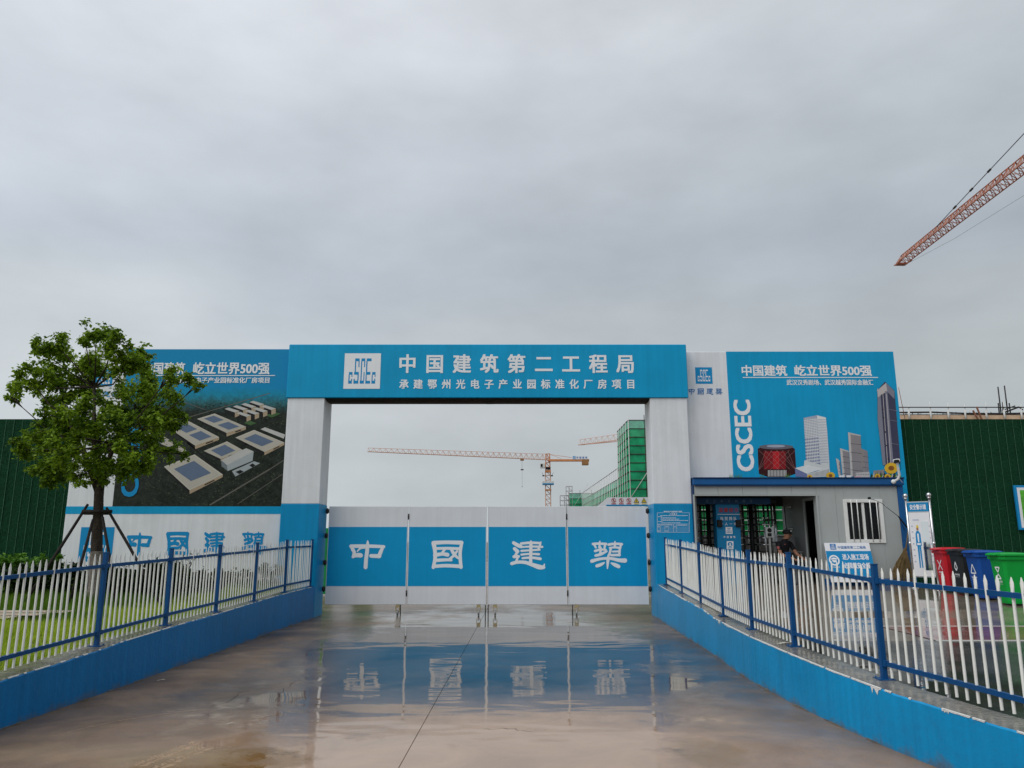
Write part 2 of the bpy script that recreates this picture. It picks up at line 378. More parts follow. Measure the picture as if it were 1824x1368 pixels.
M['pillar_blue'] = mat('pillar_blue', (.002, .265, .54), .4, var=.07, vs_=.9, streak=.06, dirt=(.02, .13, .26), dirt_amt=.25, bump=.04, bs=2)
splash(M['wall_blue_shaded'], .17, (.115, .10, .085)); splash(M['wall_blue'], .17, (.115, .10, .085)); splash(M['pillar_blue'], .12, (.10, .095, .085))
M['plinth_top'] = mat('wet_plinth_top', (.19, .18, .155), .14, var=.35, vs_=5, dirt=(.09, .085, .07), dirt_amt=.8, bump=.12, bs=35, spec=.5)
M['concrete'] = mat('concrete', (.30, .29, .26), .3, var=.25, vs_=7, dirt=(.16, .15, .12), dirt_amt=.7, bump=.25, bs=35)
M['grime'] = mat('wall_foot_grime', (.12, .11, .09), .7, var=.4, vs_=25)
M['chip'] = mat('chipped_plaster', (.68, .68, .66), .8, var=.15, vs_=30, bump=.4, bs=60)
M['fence_blue'] = mat('fence_blue', (.003, .062, .195), .42, var=.1, vs_=5, dirt=(.05, .08, .13), dirt_amt=.3)
M['picket'] = mat('picket_white', (.80, .80, .76), .42, var=.05, vs_=5, dirt=(.5, .47, .38), dirt_amt=.3)
M['dark'] = mat('dark_cloth', (.018, .015, .014), .75, var=.5, vs_=4, bump=.5, bs=8)
M['black'] = mat('black_plastic', (.012, .012, .013), .45, var=.15)
M['steel'] = mat('stainless_steel', (.62, .62, .63), .22, metal=1.0, var=.06, vs_=8)
M['iron'] = mat('dark_iron', (.05, .045, .042), .5, metal=.4, var=.2, vs_=12)
M['brass'] = mat('galvanised_caster', (.50, .40, .22), .45, metal=.5, var=.25, vs_=20)
M['house'] = mat('house_grey', (.385, .41, .405), .5, var=.04, vs_=1.0, streak=.012, dirt=(.34, .34, .32), dirt_amt=.3)
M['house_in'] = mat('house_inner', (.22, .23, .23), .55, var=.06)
M['house_white'] = mat('house_white', (.74, .75, .73), .45, var=.05, dirt=(.5, .48, .42), dirt_amt=.3)
M['house_blue'] = mat('house_blue', (.010, .095, .28), .38, var=.08, vs_=2, dirt=(.02, .07, .17), dirt_amt=.3)
M['house_navy'] = mat('house_navy', (.010, .04, .12), .4, var=.1)
M['glass'] = mat('dark_glass', (.012, .014, .016), .06, var=.1)
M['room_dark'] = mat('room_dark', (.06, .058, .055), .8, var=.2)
M['soil'] = mat('soil', (.13, .15, .04), .9, var=.35, vs_=3, dirt=(.16, .20, .03), dirt_amt=.8, bump=.6, bs=14)
M['path'] = mat('sandy_path', (.42, .34, .27), .7, var=.2, vs_=6, bump=.4, bs=20)
M['bark'] = mat('bark', (.055, .042, .032), .85, var=.4, vs_=14, stretch=(1, 1, .3), bump=.9, bs=40)
M['limewash'] = mat('limewashed_bark', (.24, .21, .185), .85, var=.35, vs_=16, bump=.9, bs=40)
M['stake'] = mat('stake_wood', (.022, .018, .016), .75, var=.4, vs_=16, bump=.4)
M['leaf'] = leafmat('tree_leaf', (.024, .078, .006), (.28, .42, .028), .42, .5, 1.5)
M['leaf_dark'] = leafmat('hedge_leaf', (.006, .017, .004), (.028, .06, .010), .2, .5, 2.0)
M['leaf_mid'] = leafmat('shrub_leaf', (.04, .12, .012), (.13, .29, .03), .3, .5, 2.0)
M['grass'] = leafmat('grass_blade', (.19, .32, .02), (.47, .58, .05), .45, .5, .9)
M['grass_dark'] = leafmat('grass_blade_dark', (.045, .12, .010), (.15, .27, .02), .4, .5, .9)
M['weed'] = leafmat('dry_weed', (.03, .035, .012), (.09, .09, .03), .2, .7, 4)
M['turf'] = leafmat('turf_blade', (.002, .034, .013), (.014, .125, .045), .15, .7, 2.2)
M['turf_back'] = mat('turf_backing', (.003, .047, .019), .85, var=.4, vs_=25, bump=.6, bs=90)
M['turf_seam'] = mat('turf_seam', (.035, .115, .065), .8, var=.3, vs_=20)
M['crane'] = mat('crane_orange', (.60, .24, .10), .6, var=.12, vs_=.5)
M['crane_pale'] = mat('crane_hazed_orange', (.66, .42, .33), .6, var=.1, vs_=.3)  # crane orange paled for the far cranes: distance haze put into the colour
M['crane_red'] = mat('crane_red_orange', (.42, .145, .085), .6, var=.12, vs_=.5)
M['crane_block'] = mat('counterweight_brown', (.30, .15, .06), .8, var=.2, vs_=2)
M['grey_metal'] = mat('grey_metal', (.34, .34, .34), .5, metal=.3, var=.15)
M['pale_metal'] = mat('pale_metal', (.60, .60, .58), .5, var=.1)
M['net'] = netmat('green_net', (.02, .52, .24), .80)
M['net_thin'] = netmat('green_net_thin', (.05, .58, .34), .55)
M['green_sheet'] = mat('green_sheet', (.015, .26, .075), .5, var=.15, vs_=2)
M['green_screen'] = mat('green_lawn_print', (.10, .42, .04), .4, var=.25, vs_=5, stretch=(1, 1, 5))
M['timber'] = mat('timber_form', (.62, .44, .30), .7, var=.15, vs_=5)
M['plank'] = mat('rusty_plank', (.28, .13, .085), .8, var=.25, vs_=8)
M['straw'] = leafmat('broom_straw', (.12, .08, .03), (.30, .21, .10), .15, .8, 8)
M['cloth'] = mat('uniform_black', (.012, .012, .016), .8, var=.2, vs_=12, bump=.2, bs=60)
M['skin'] = mat('skin', (.34, .17, .11), .5, var=.08, vs_=20)
M['cap'] = mat('cap_black', (.010, .010, .012), .75, var=.2)
M['patch'] = mat('arm_patch', (.45, .12, .12), .7, var=.2, vs_=60)
M['red'] = mat('bin_red', (.56, .018, .03), .38, var=.06, vs_=4)
M['bin_black'] = mat('bin_black', (.022, .025, .027), .42, var=.1, vs_=4)
M['bin_blue'] = mat('bin_blue', (.010, .075, .33), .4, var=.06, vs_=4)
M['bin_green'] = mat('bin_green', (.004, .33, .045), .38, var=.06, vs_=4)
M['led_red'] = mat('sign_red', (.55, .03, .04), .5, var=.05)
M['mirror'] = mat('mirror', (.8, .82, .82), .03, metal=1.0, var=.01)
M['board_white'] = mat('board_white', (.78, .79, .82), .4, var=.03, dirt=(.55, .54, .52), dirt_amt=.15)
M['board_blue'] = mat('board_blue', (.008, .24, .52), .38, var=.05)
M['joint'] = mat('joint_dark', (.025, .022, .02), .6, var=.2)
M['litter'] = mat('litter_pale', (.62, .58, .48), .7, var=.2, vs_=60)
M['yellow'] = mat('warning_yellow', (.75, .55, .05), .5, var=.05)
M['ground'] = mat('far_ground', (.16, .145, .12), .6, var=.3, vs_=.2)
ROADC = [(.28, (.085, .060, .040)), (.45, (.155, .108, .072)), (.58, (.22, .155, .105)), (.75, (.32, .23, .16))]
g1 = G(400, 1352)
M['road'] = wetmat('wet_concrete', ROADC, .55, .27, .045, (.36, .52),   .105, 1.15, .95, wet_dark=.50, spec_dry=.08, ripx=.62, fine=.05,
                   mud=[(-.1, 6.6, 3.2, 2.5, .5, .85, (.44, .285, .185)), (-2.7, 12.5, .5, 3.0, .6, .4, (.27, .20, .145)), (g1.x, g1.y - .1, .70, .45, .10, .95, (.22, .115, .035)), (G(310, 1350).x, G(310, 1350).y, .55, .30, .3, .5, (.36, .26, .15)),
                        (G(1262, 1340).x, G(1262, 1340).y, .30, .45, .2, .75, (.27, .17, .085)), (G(150, 1340).x, G(150, 1340).y, 1.2, .25, .5, .3, (.33, .25, .16))])
M['yard'] = wetmat('wet_yard', [(.3, (.16, .135, .11)), (.5, (.25, .20, .15)), (.7, (.31, .255, .20))], .9, .16, .02, (.36, .52), .02, 2.2, .5)
M['asphalt'] = wetmat('wet_asphalt', [(.3, (.030, .031, .029)), (.5, (.05, .05, .046)), (.75, (.085, .08, .07))], 1.6, .22, .03, (.42, .6), .02, 2.4, .5)
M['red_pave'] = wetmat('red_paving', [(.3, (.20, .075, .065)), (.55, (.30, .12, .10)), (.8, (.36, .17, .14))], 1.2, .2, .03, (.36, .55), .02, 2.2, .5)

# ------------------------------------------------------------------ helpers: lettering
def text_mesh(s):
    c = bpy.data.curves.new('t', 'FONT'); c.body = s; c.size = 1.0; c.resolution_u = 3; c.fill_mode = 'FRONT'
    o = bpy.data.objects.new('t', c); me = o.to_mesh()
    v = [p.co.copy() for p in me.vertices]; f = [list(p.vertices) for p in me.polygons]
    o.to_mesh_clear(); bpy.data.objects.remove(o); bpy.data.curves.remove(c)
    return v, f
_tc = {}
def text_fit(mb, s, o, ex, ey, w, h, mi=0, bold=.022, pitch=None):
    """letters of s fitted in the rectangle (o, o + ex*w, o + ey*h); pitch: fixed advance per letter instead"""
    ex, ey, o = Vector(ex), Vector(ey), Vector(o)
    if pitch:
        for i, ch in enumerate(s):
            if ch == ' ': continue
            text_fit(mb, ch, o + ex * (i * pitch), ex, ey, w, h, mi, bold)
        return
    if s not in _tc: _tc[s] = text_mesh(s)
    v, f = _tc[s]
    if not v: return
    bb = bold * .9                                                    # heavier weight: the outline laid down again, shifted, each layer 0.2 mm over the last
    x0, x1 = min(p.x for p in v) - bb, max(p.x for p in v) + bb; y0, y1 = min(p.y for p in v) - bb, max(p.y for p in v) + bb
    if len(s) == 1:                                                   # a single letter keeps its place in the em square
        x0, x1 = (0.0, 1.0) if ord(s) > 255 else (x0, x1)
        y0, y1 = (-.10, .86) if ord(s) > 255 else (y0, y1)
    sx_, sy_ = w / (x1 - x0), h / (y1 - y0)
    nn = ex.cross(ey) * .0002
    for k, (dx, dy) in enumerate(((0, 0), (bb, bb * .7), (-bb, bb * .7), (bb, -bb * .7), (-bb, -bb * .7)) if bold > .005 else ((0, 0),)):
        mb.add([o + ex * ((p.x + dx - x0) * sx_) + ey * ((p.y + dy - y0) * sy_) + nn * k for p in v], f, mi)
XP, ZP = (1, 0, 0), (0, 0, 1)
def tpx(mb, s, x0, x1, y0, y1, Y, mi=0, bold=.022, pitch=False):
    """text in a pixel rectangle of the photograph, lying in the plane at depth Y"""
    a, b = P(x0, y1, Y), P(x1, y0, Y)
    ym = (y0 + y1) / 2
    X0, X1 = P(x0, ym, Y).x, P(x1, ym, Y).x
    h = b.z - a.z
    if pitch:
        n = len(s); w = h
        text_fit(mb, s, (X0, Y, a.z), XP, ZP, w, h, mi, bold, (X1 - X0 - w) / (n - 1))
    else: text_fit(mb, s, (X0, Y, a.z), XP, ZP, X1 - X0, h, mi, bold)

def smooth_stroke(pts, n=5):
    if len(pts) < 3: return pts
    q = [pts[0]] + list(pts) + [pts[-1]]; out = []
    for i in range(1, len(q) - 2):
        p0, p1, p2, p3 = [np.array(q[i + k], float) for k in (-1, 0, 1, 2)]
        for k in range(n):
            t = k / n
            out.append(tuple(.5 * ((2 * p1) + (-p0 + p2) * t + (2 * p0 - 5 * p1 + 4 * p2 - p3) * t * t + (-p0 + 3 * p1 - 3 * p2 + p3) * t ** 3)))
    out.append(tuple(pts[-1])); return out
def stroke_poly(pts):
    pts = smooth_stroke(pts); L = []; Rr = []
    n = len(pts)
    for i, (x, y, w) in enumerate(pts):
        a, b = pts[max(i - 1, 0)], pts[min(i + 1, n - 1)]
        dx, dy = b[0] - a[0], b[1] - a[1]; d = math.hypot(dx, dy) or 1
        nx, ny = -dy / d * w / 2, dx / d * w / 2
        L.append((x + nx, y + ny)); Rr.append((x - nx, y - ny))
    def cap(p, q, c, k=4):                                            # round end from p to q about c
        a0 = math.atan2(p[1] - c[1], p[0] - c[0]); r = math.hypot(p[0] - c[0], p[1] - c[1])
        return [(c[0] + r * math.cos(a0 - math.pi * j / (k + 1)), c[1] + r * math.sin(a0 - math.pi * j / (k + 1))) for j in range(1, k + 1)]
    return L + cap(L[-1], Rr[-1], pts[-1]) + Rr[::-1] + cap(Rr[0], L[0], pts[0])
# clerical-script 中 國 建 築 as brush strokes (x, y, width), each in a box of its own, y down
GL = {
'中': ((352, 520, 720, 820), [[(372, 588, 36), (470, 586, 36), (600, 588, 34), (705, 592, 30)], [(372, 585, 34), (392, 625, 34), (405, 655, 34), (392, 695, 30)],
      [(395, 692, 26), (430, 678, 42), (470, 680, 46)], [(435, 640, 12), (470, 606, 22), (520, 600, 22)], [(702, 588, 26), (680, 630, 36), (655, 690, 40)],
      [(575, 685, 38), (660, 688, 40)], [(541, 528, 6), (541, 560, 28), (535, 640, 38), (525, 720, 38), (520, 800, 40)]]),
'國': ((1187, 530, 1517, 820), [[(1210, 558, 40), (1340, 552, 36), (1495, 556, 40)], [(1212, 560, 44), (1226, 640, 38), (1226, 720, 36), (1208, 802, 32)],
      [(1498, 552, 30), (1482, 640, 34), (1482, 720, 34), (1490, 800, 34)], [(1208, 792, 32), (1340, 784, 34), (1490, 792, 36)],
      [(1225, 614, 26), (1350, 612, 28), (1475, 616, 28)], [(1226, 680, 40), (1300, 668, 34), (1352, 676, 40)], [(1224, 732, 34), (1340, 726, 30), (1390, 728, 28)],
      [(1300, 655, 26), (1330, 616, 24)], [(1385, 610, 26), (1420, 670, 34), (1462, 712, 20)], [(1450, 640, 22), (1410, 690, 26), (1360, 728, 24)]]),
'建': ((278, 528, 635, 822), [[(312, 552, 32), (350, 575, 38), (390, 592, 34)], [(322, 612, 34), (352, 640, 38)], [(352, 642, 26), (328, 684, 24)], [(318, 692, 34), (362, 690, 30)],
      [(358, 690, 26), (338, 742, 22)], [(294, 762, 34), (350, 748, 32), (430, 750, 34), (510, 776, 40), (575, 797, 48), (618, 800, 34)], [(618, 796, 30), (626, 766, 10)],
      [(388, 560, 24), (480, 552, 26), (582, 556, 24)], [(392, 596, 18), (500, 590, 20), (604, 594, 22)], [(392, 634, 22), (480, 628, 20), (576, 622, 22)],
      [(392, 672, 22), (480, 664, 20), (570, 668, 24)], [(404, 708, 22), (490, 702, 24), (584, 714, 30)], [(489, 530, 8), (489, 560, 32), (487, 660, 32), (486, 745, 34)],
      [(590, 546, 14), (576, 590, 22), (560, 622, 20)]]),
'築': ((1093, 535, 1460, 825), [[(1118, 566, 26), (1180, 562, 24), (1252, 566, 26)], [(1188, 540, 14), (1184, 600, 24)], [(1126, 566, 20), (1148, 602, 20)], [(1244, 566, 24), (1236, 604, 22)],
      [(1140, 636, 26), (1195, 622, 22), (1248, 624, 22)], [(1196, 600, 22), (1194, 660, 26)], [(1146, 682, 26), (1200, 668, 28), (1256, 640, 22)],
      [(1278, 572, 26), (1340, 564, 24), (1412, 568, 26)], [(1342, 542, 14), (1340, 600, 24)], [(1406, 570, 26), (1394, 602, 18)], [(1288, 604, 18), (1340, 600, 20), (1398, 606, 22)],
      [(1300, 606, 24), (1292, 650, 24), (1276, 684, 22)], [(1318, 642, 18), (1386, 640, 20)], [(1304, 678, 24), (1390, 676, 26)], [(1392, 606, 24), (1386, 680, 24)],
      [(1108, 738, 36), (1190, 716, 28), (1290, 710, 28), (1380, 728, 36), (1444, 732, 46)], [(1276, 682, 24), (1270, 740, 30), (1266, 812, 12)],
      [(1232, 754, 16), (1200, 772, 32), (1158, 786, 32)], [(1306, 758, 16), (1340, 774, 36), (1380, 792, 36)]]),
}
def glyph(mb, ch, x0, x1, y0, y1, Y, mi=0, bold=1.0):
    """brush letter in a pixel rectangle at depth Y; every stroke lies 0.3 mm over the one before"""
    (bx0, by0, bx1, by1), st = GL[ch]
    for i, s in enumerate(st):
        pts = [P(x0 + (px - bx0) / (bx1 - bx0) * (x1 - x0), y0 + (py - by0) / (by1 - by0) * (y1 - y0), Y - i * .0003) for px, py in stroke_poly([(a_, b_, c_ * bold) for a_, b_, c_ in s])]
        mb.poly(pts, mi)
LOGO = [(515, 325, 650, 410), (515, 410, 548, 735), (620, 410, 650, 590), (500, 735, 640, 820), (605, 820, 640, 1000), (490, 945, 525, 1000), (490, 1000, 635, 1090),
        (705, 325, 820, 410), (698, 410, 730, 1000), (790, 410, 820, 590), (785, 735, 812, 1000), (680, 1000, 805, 1090),
        (865, 325, 1010, 410), (855, 410, 890, 735), (855, 735, 990, 820), (850, 820, 880, 1005), (848, 1005, 990, 1090),
        (345, 740, 450, 820), (336, 820, 370, 1000), (425, 820, 450, 885), (418, 945, 450, 1000), (332, 1000, 442, 1090),
        (1045, 740, 1145, 820), (1033, 820, 1062, 1000), (1122, 820, 1145, 885), (1114, 940, 1144, 1000), (1030, 1000, 1142, 1090)]
def logo(mb, o, size, plate, mark, Y, ex=XP, ey=ZP, nrm=(0, -1, 0)):
    """square emblem: plate, and the interlocked letters 2 mm proud of it; o = lower left corner"""
    o, ex, ey, nn = Vector(o), Vector(ex), Vector(ey), Vector(nrm)
    q = lambda a, b, d: o + ex * (a * size) + ey * (b * size) + nn * d
    mb.poly([q(0, 0, 0), q(1, 0, 0), q(1, 1, 0), q(0, 1, 0)], plate)
    for x0, y0, x1, y1 in LOGO:
        a, b = (x0 - 195) / 1095, (x1 - 195) / 1095; c, d = 1 - (y1 - 170) / 1075, 1 - (y0 - 170) / 1075
        mb.poly([q(a, c, .002), q(b, c, .002), q(b, d, .002), q(a, d, .002)], mark)
def logopx(mb, x0, y1, size_px, Y, plate, mark):
    a = P(x0, y1, Y); b = P(x0 + size_px, y1, Y)
    logo(mb, a, b.x - a.x, plate, mark, Y)

# ------------------------------------------------------------------ the ground
mb = MB(); mb.box((-1500, -300, -.6), (1500, 2500, -.03))
tag(mb.build('ground', M['ground']), kind='structure')
road = MB()
j0, j1 = G(855, 1108), G(710, 1368)
sl = (j0.x - j1.x) / (j0.y - j1.y)
jx = lambda y: j1.x + sl * (y - j1.y)
rd = bpy.data.objects.new('road', None); COL.objects.link(rd); rd['kind'] = 'structure'; W[rd] = Vector((0, 0, 0))
for s in (-1, 1):
    mb = MB()
    ya, yb = -10.0, 70.0
    e = .0034 * s; xo = 34.0 * s
    c = [(jx(ya) + e, ya), (xo, ya), (xo, yb), (jx(yb) + e, yb)]
    if s < 0: c = c[::-1]
    top = [(x, y, 0.0) for x, y in c]; bot = [(x, y, -.12) for x, y in c]
    mb.add(top + bot, [(0, 1, 2, 3), (7, 6, 5, 4)] + [(k, k + 4, (k + 1) % 4 + 4, (k + 1) % 4) for k in range(4)])
    mb.build('concrete_slab', M['road'], rd)
mb = MB(); mb.box((-1.4, -10, -.11), (.2, 70, -.018)); mb.build('joint_filler', M['joint'], rd)

ck = random.Random(17)
for pts_ in (((488, 1252), (500, 1235), (524, 1214), (560, 1203)), ((355, 1262), (410, 1250), (432, 1230)), ((860, 1300), (905, 1298), (948, 1304)), ((300, 1225), (345, 1216), (400, 1212))):
    mb = MB(); q_ = [G(x, y) for x, y in pts_]; line = []
    for a_, b_ in zip(q_, q_[1:]):
        for k in range(6): line.append(a_.lerp(b_, k / 6) + Vector((ck.gauss(0, .012), ck.gauss(0, .02), 0)))
    line.append(q_[-1]); vv = []
    for i, p_ in enumerate(line):
        w_ = .0022 * (1 - abs(i / (len(line) - 1) - .5) * 1.4) + .0008; vv += [(p_.x - w_, p_.y - w_, .002), (p_.x + w_, p_.y + w_, .002)]
    mb.add(vv, [(2 * i, 2 * i + 1, 2 * i + 3, 2 * i + 2) for i in range(len(line) - 1)]); mb.build('crack', M['joint'], rd)
# the low walls along the driveway: (face x, y, top z)
RW = [(3.42, 18.56, .775), (3.36, 17.6, .755), (3.30, 16.0, .71), (3.25, 14.4, .66), (3.22, 13.3, .625), (3.205, 12.95, .60), (3.19, 12.6, .572), (3.12, 11.4, .56), (3.07, 10.3, .55), (3.10, 8.9, .525),
      (3.17, 7.9, .495), (3.26, 7.1, .475), (3.38, 6.4, .462), (3.55, 5.5, .452), (3.78, 4.6, .44), (4.1, 3.6, .43), (4.5, 2.4, .42)]
LW = [(-4.65, 18.56, .715), (-4.70, 17.2, .70), (-4.75, 15.7, .675), (-4.755, 14.2, .64), (-4.76, 12.7, .605), (-4.78, 11.3, .58), (-4.81, 9.9, .54), (-4.83, 9.2, .50), (-4.85, 8.5, .475), (-4.87, 7.75, .455), (-4.91, 6.4, .43), (-4.97, 5.0, .41), (-5.05, 3.0, .39)]
def wz(path, y):
    for (xa, ya, za), (xb, yb, zb) in zip(path, path[1:]):
        if yb <= y <= ya: t = (y - yb) / (ya - yb); return xb + (xa - xb) * t, zb + (za - zb) * t
    return (path[0][0], path[0][2]) if y > path[0][1] else (path[-1][0], path[-1][2])
def low_wall(path, side, label):
    t = thing('low_wall', label, 'low wall', (path[4][0], path[4][1], 0))
    ys = np.arange(path[-1][1], path[0][1], .09).tolist() + [path[0][1]]
    wd = .34
    mb = MB(); vv = []; jag = random.Random(5 if side > 0 else 6)
    for y in ys:
        x, z = wz(path, y)
        b_ = .006 * math.sin(y * 7.1) + .006 * jag.uniform(-1, 1)
        vv += [(x + .02 * side * -0, y, -.05), (x, y, z - .012 + b_ * .6), (x + side * .012, y, z + b_ * .6), (x + side * (wd - .02), y, z + .01), (x + side * wd, y, z - .02), (x + side * wd, y, -.05)]
    ff = []; mi = []
    for i in range(len(ys) - 1):
        for k in range(5):
            q = (i * 6 + k, i * 6 + k + 1, (i + 1) * 6 + k + 1, (i + 1) * 6 + k)
            ff.append(q if side < 0 else q[::-1]); mi.append(1 if k in (2, 3, 4) else 0)
    n0 = len(ys) - 1
    mb.v = vv; mb.f = [list(f) for f in ff] + [[0, 1, 2, 3, 4, 5], [n0 * 6 + k for k in (5, 4, 3, 2, 1, 0)]]; mb.m = mi + [0, 0]; mb.sm = [False] * len(mb.f)
    mb.build('plinth', [M['wall_blue'] if side > 0 else M['wall_blue_shaded'], M['plinth_top']], t, recalc=True)
    # paint broken away along the front edge: ragged pale flakes standing a few millimetres proud
    mb = MB(); y = path[-1][1] + .2
    while y < path[0][1] - .4:
        L = jag.choice([.04, .07, .12, .2, .35, .5]) * jag.uniform(.7, 1.3); d = jag.choice([.003, .004, .005, .007, .010, .02]) if side > 0 else jag.choice([.002, .003, .004])
        if side > 0 and jag.random() < .03: L, d = .16, .06
        n = 8; up = []; dn = []
        for k in range(n + 1):
            yy = y + L * k / n; x, z = wz(path, yy); x2 = x - side * .003
            up.append((x2, yy, z + .006)); dn.append((x2, yy, z - (.004 if side > 0 else .001) - d * jag.uniform(.05, 1.0) * (0.1 if k in (0, n) else 1)))
        mb.add(up + dn, [(k, k + 1, n + 2 + k, n + 1 + k) for k in range(n)])
        mb.add([p for p in up] + [(p[0] + side * .009, p[1], p[2] + .003) for p in up], [(k, k + 1, n + 2 + k, n + 1 + k) for k in range(n)])
        y += L + (jag.choice([0, 0, .02, .05, .15, .4]) * jag.uniform(.5, 1.5) if side > 0 else jag.uniform(0, .25))
    mb.build('chipped_edge', M['chip'], t)
    # grime and mortar where the wall meets the slab
    mb = MB(); y = path[-1][1]
    while y < path[0][1] - .4:
        L = jag.uniform(.1, .5); n = 5; a_ = []; b_ = []; c_ = []
        for k in range(n + 1):
            yy = y + L * k / n; x, z = wz(path, yy); w_ = (.006 + .016 * jag.random()) * (0.2 if k in (0, n) else 1)
            a_.append((x - side * .002, yy, .004 + .012 * jag.random() * (0 if k in (0, n) else 1))); b_.append((x - side * (.004 + w_), yy, .004)); 
        mb.add(a_ + b_, [(k, k + 1, n + 2 + k, n + 1 + k) for k in range(n)])
        y += L + jag.uniform(.3, 1.6)
    mb.build('mortar_line', M['grime'], t)
    return t
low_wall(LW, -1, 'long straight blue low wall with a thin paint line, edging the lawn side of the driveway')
low_wall(RW, 1, 'curving blue low wall with chipped white top edge, beside the wet yard and bins')

# lawn terrace and yard terrace
def terrace(name, path, side, xfar, yfar, drop, m, y0=2.4):
    mb = MB(); ys = [p[1] for p in path][::-1] + [19.2, 20.5, yfar]
    cols_ = [0, .5, 1.2, 2.5, 5, 9, 15, abs(xfar)]
    vv = []
    for y in ys:
        x, z = wz(path, y); xb = x + side * .33
        for c in cols_:
            zz = z - drop + (0 if side > 0 else min(.10, .05 * c)) * (1 if c < 20 else 1)
            vv.append((xb + side * c, y, zz))
    k = len(cols_); ff = []
    for i in range(len(ys) - 1):
        for j in range(k - 1):
            q = (i * k + j, i * k + j + 1, (i + 1) * k + j + 1, (i + 1) * k + j); ff.append(q if side > 0 else q[::-1])
    mb.add(vv, ff); mb.sm = [True] * len(mb.f)
    # skirts
    top = [vv[i * k] for i in range(len(ys))]
    mb.add([p for p in top] + [(p[0], p[1], -.1) for p in top], [(i, i + 1, len(ys) + i + 1, len(ys) + i) for i in range(len(ys) - 1)])
    return tag(mb.build(name, m), kind='structure')
terrace('lawn', LW, -1, -30, 19.6, .03, M['soil'])
# the yard: asphalt near, a red paved band, brown concrete up to the gatehouse
def yz(y): return wz(RW, y)[1] - .02
def yard_sheet(name, ya, yb, m, lift, x0=None):
    ys = np.linspace(ya, yb, 14); mb = MB(); vv = []
    for y in ys:
        xs = [wz(RW, y)[0] + .335 if x0 is None else x0, 7, 11, 16, 30]
        for x in xs: vv.append((x, y, yz(y) + lift))
    mb.add(vv, [(i * 5 + j, i * 5 + j + 1, (i + 1) * 5 + j + 1, (i + 1) * 5 + j) for i in range(13) for j in range(4)])
    mb.add([(v[0], v[1], v[2]) for v in vv[::5]] + [(v[0], v[1], -.1) for v in vv[::5]], [(i + 1, i, 14 + i, 15 + i) for i in range(13)])
    return tag(mb.build(name, m), kind='structure')
yard_sheet('yard_asphalt', 2.4, 10.05, M['asphalt'], 0)
yard_sheet('yard_paving', 10.05, 18.56, M['yard'], .0)
mb = MB(); mb.box((4.42, 18.56, -.1), (30, 24.5, .752)); tag(mb.build('yard_floor', M['yard']), kind='structure')
mb = MB()
ys = np.linspace(10.05, 11.55, 6)
mb.add([(x, y, yz(y) + .006) for y in ys for x in (5.35, 8, 14, 30)], [(i * 4 + j, i * 4 + j + 1, i * 4 + j + 5, i * 4 + j + 4) for i in range(5) for j in range(3)])
tag(mb.build('red_paving_band', M['red_pave']), kind='structure')
mb = MB()
for y in (10.05, 11.55): mb.box((5.35, y - .014, yz(y) - .02), (30, y + .014, yz(y) + .010))
tag(mb.build('kerb_line', M['pale_metal']), kind='structure')
# sandy path across the lawn
mb = MB()
for i, (ya, yb) in enumerate(((11.0, 11.35), (11.42, 11.72), (11.80, 12.1))):
    xs = [-16, -12, -9, -7.05 + .2 * i]
    za, zb = wz(LW, ya)[1] + .13, wz(LW, yb)[1] + .13
    mb.add([(x, ya + .03 * math.sin(x * 3), za) for x in xs] + [(x, yb + .03 * math.sin(x * 2), zb) for x in xs], [(k, k + 1, 5 + k, 4 + k) for k in range(3)])
tag(mb.build('path', M['path']), kind='structure')

# ------------------------------------------------------------------ entrance portal
YG, YB = 18.56, 19.34
xl0, xl1 = P(507, 800, YG).x, -4.65
xr0, xr1 = 3.42, P(1228, 800, YG).x
ztop = P(870, 614, YG).z; zbeam = P(870, 709, YG).z; zblue = P(870, 897.5, YG).z
por = thing('entrance_portal', 'tall blue and white entrance portal with large white company name across its beam', 'entrance gateway', ((xl0 + xr1) / 2, YG, 0))
for a, b in ((xl0, xl1), (xr0, xr1)):
    mb = MB(); mb.bbox((a, YG, zblue), (b, YB, zbeam + .02), .012)
    c = mb.build('pillar', M['vinyl_white'], por)
    W[c] = W[por]
    mb = MB(); mb.bbox((a - .006, YG - .006, -.02), (b + .006, YB + .006, zblue), .012); mb.build('blue_base', M['pillar_blue'], c)
mb = MB(); mb.bbox((xl0 - .03, YG - .04, zbeam), (xr1 + .03, YB + .02, ztop), .015)
beam = mb.build('beam', M['vinyl_blue'], por)
mb = MB()
# dark cloth under the beam, sagging between fixings
n = 40; vv = []
for i in range(n + 1):
    x = xl1 + (xr0 - xl1) * i / n
    sag = .02 + .018 * abs(math.sin(i * .7)) + .012 * random.random()
    vv += [(x, YG + .0, zbeam - .01), (x, YG + .25, zbeam - .02 - sag), (x, YG + .55, zbeam - .02 - sag * .8), (x, YB, zbeam - .015)]
mb.add(vv, [(i * 4 + k, (i + 1) * 4 + k, (i + 1) * 4 + k + 1, i * 4 + k + 1) for i in range(n) for k in range(3)])
mb.build('soffit_cloth', M['dark'], beam)
mb = MB(); YF = YG - .046
for w_, xa, xb, ya, yb in (('中国建筑第二工程局', 709, 1131, 631, 664.5), ('承建鄂州光电子产业园标准化厂房项目', 711, 1132, 675.5, 692.5)):
    cw = yb - ya; st_ = (xb - xa - cw) / (len(w_) - 1)
    for k, ch in enumerate(w_): mb = MB(); tpx(mb, ch, xa + k * st_, xa + k * st_ + cw, ya, yb, YF, 0, .03); mb.build('letter', M['letter_white'], beam)
mb = MB(); logopx(mb, 611.5, 692.5, 65, YF, 0, 1); mb.build('emblem', [M['letter_white'], M['letter_blue']], beam)
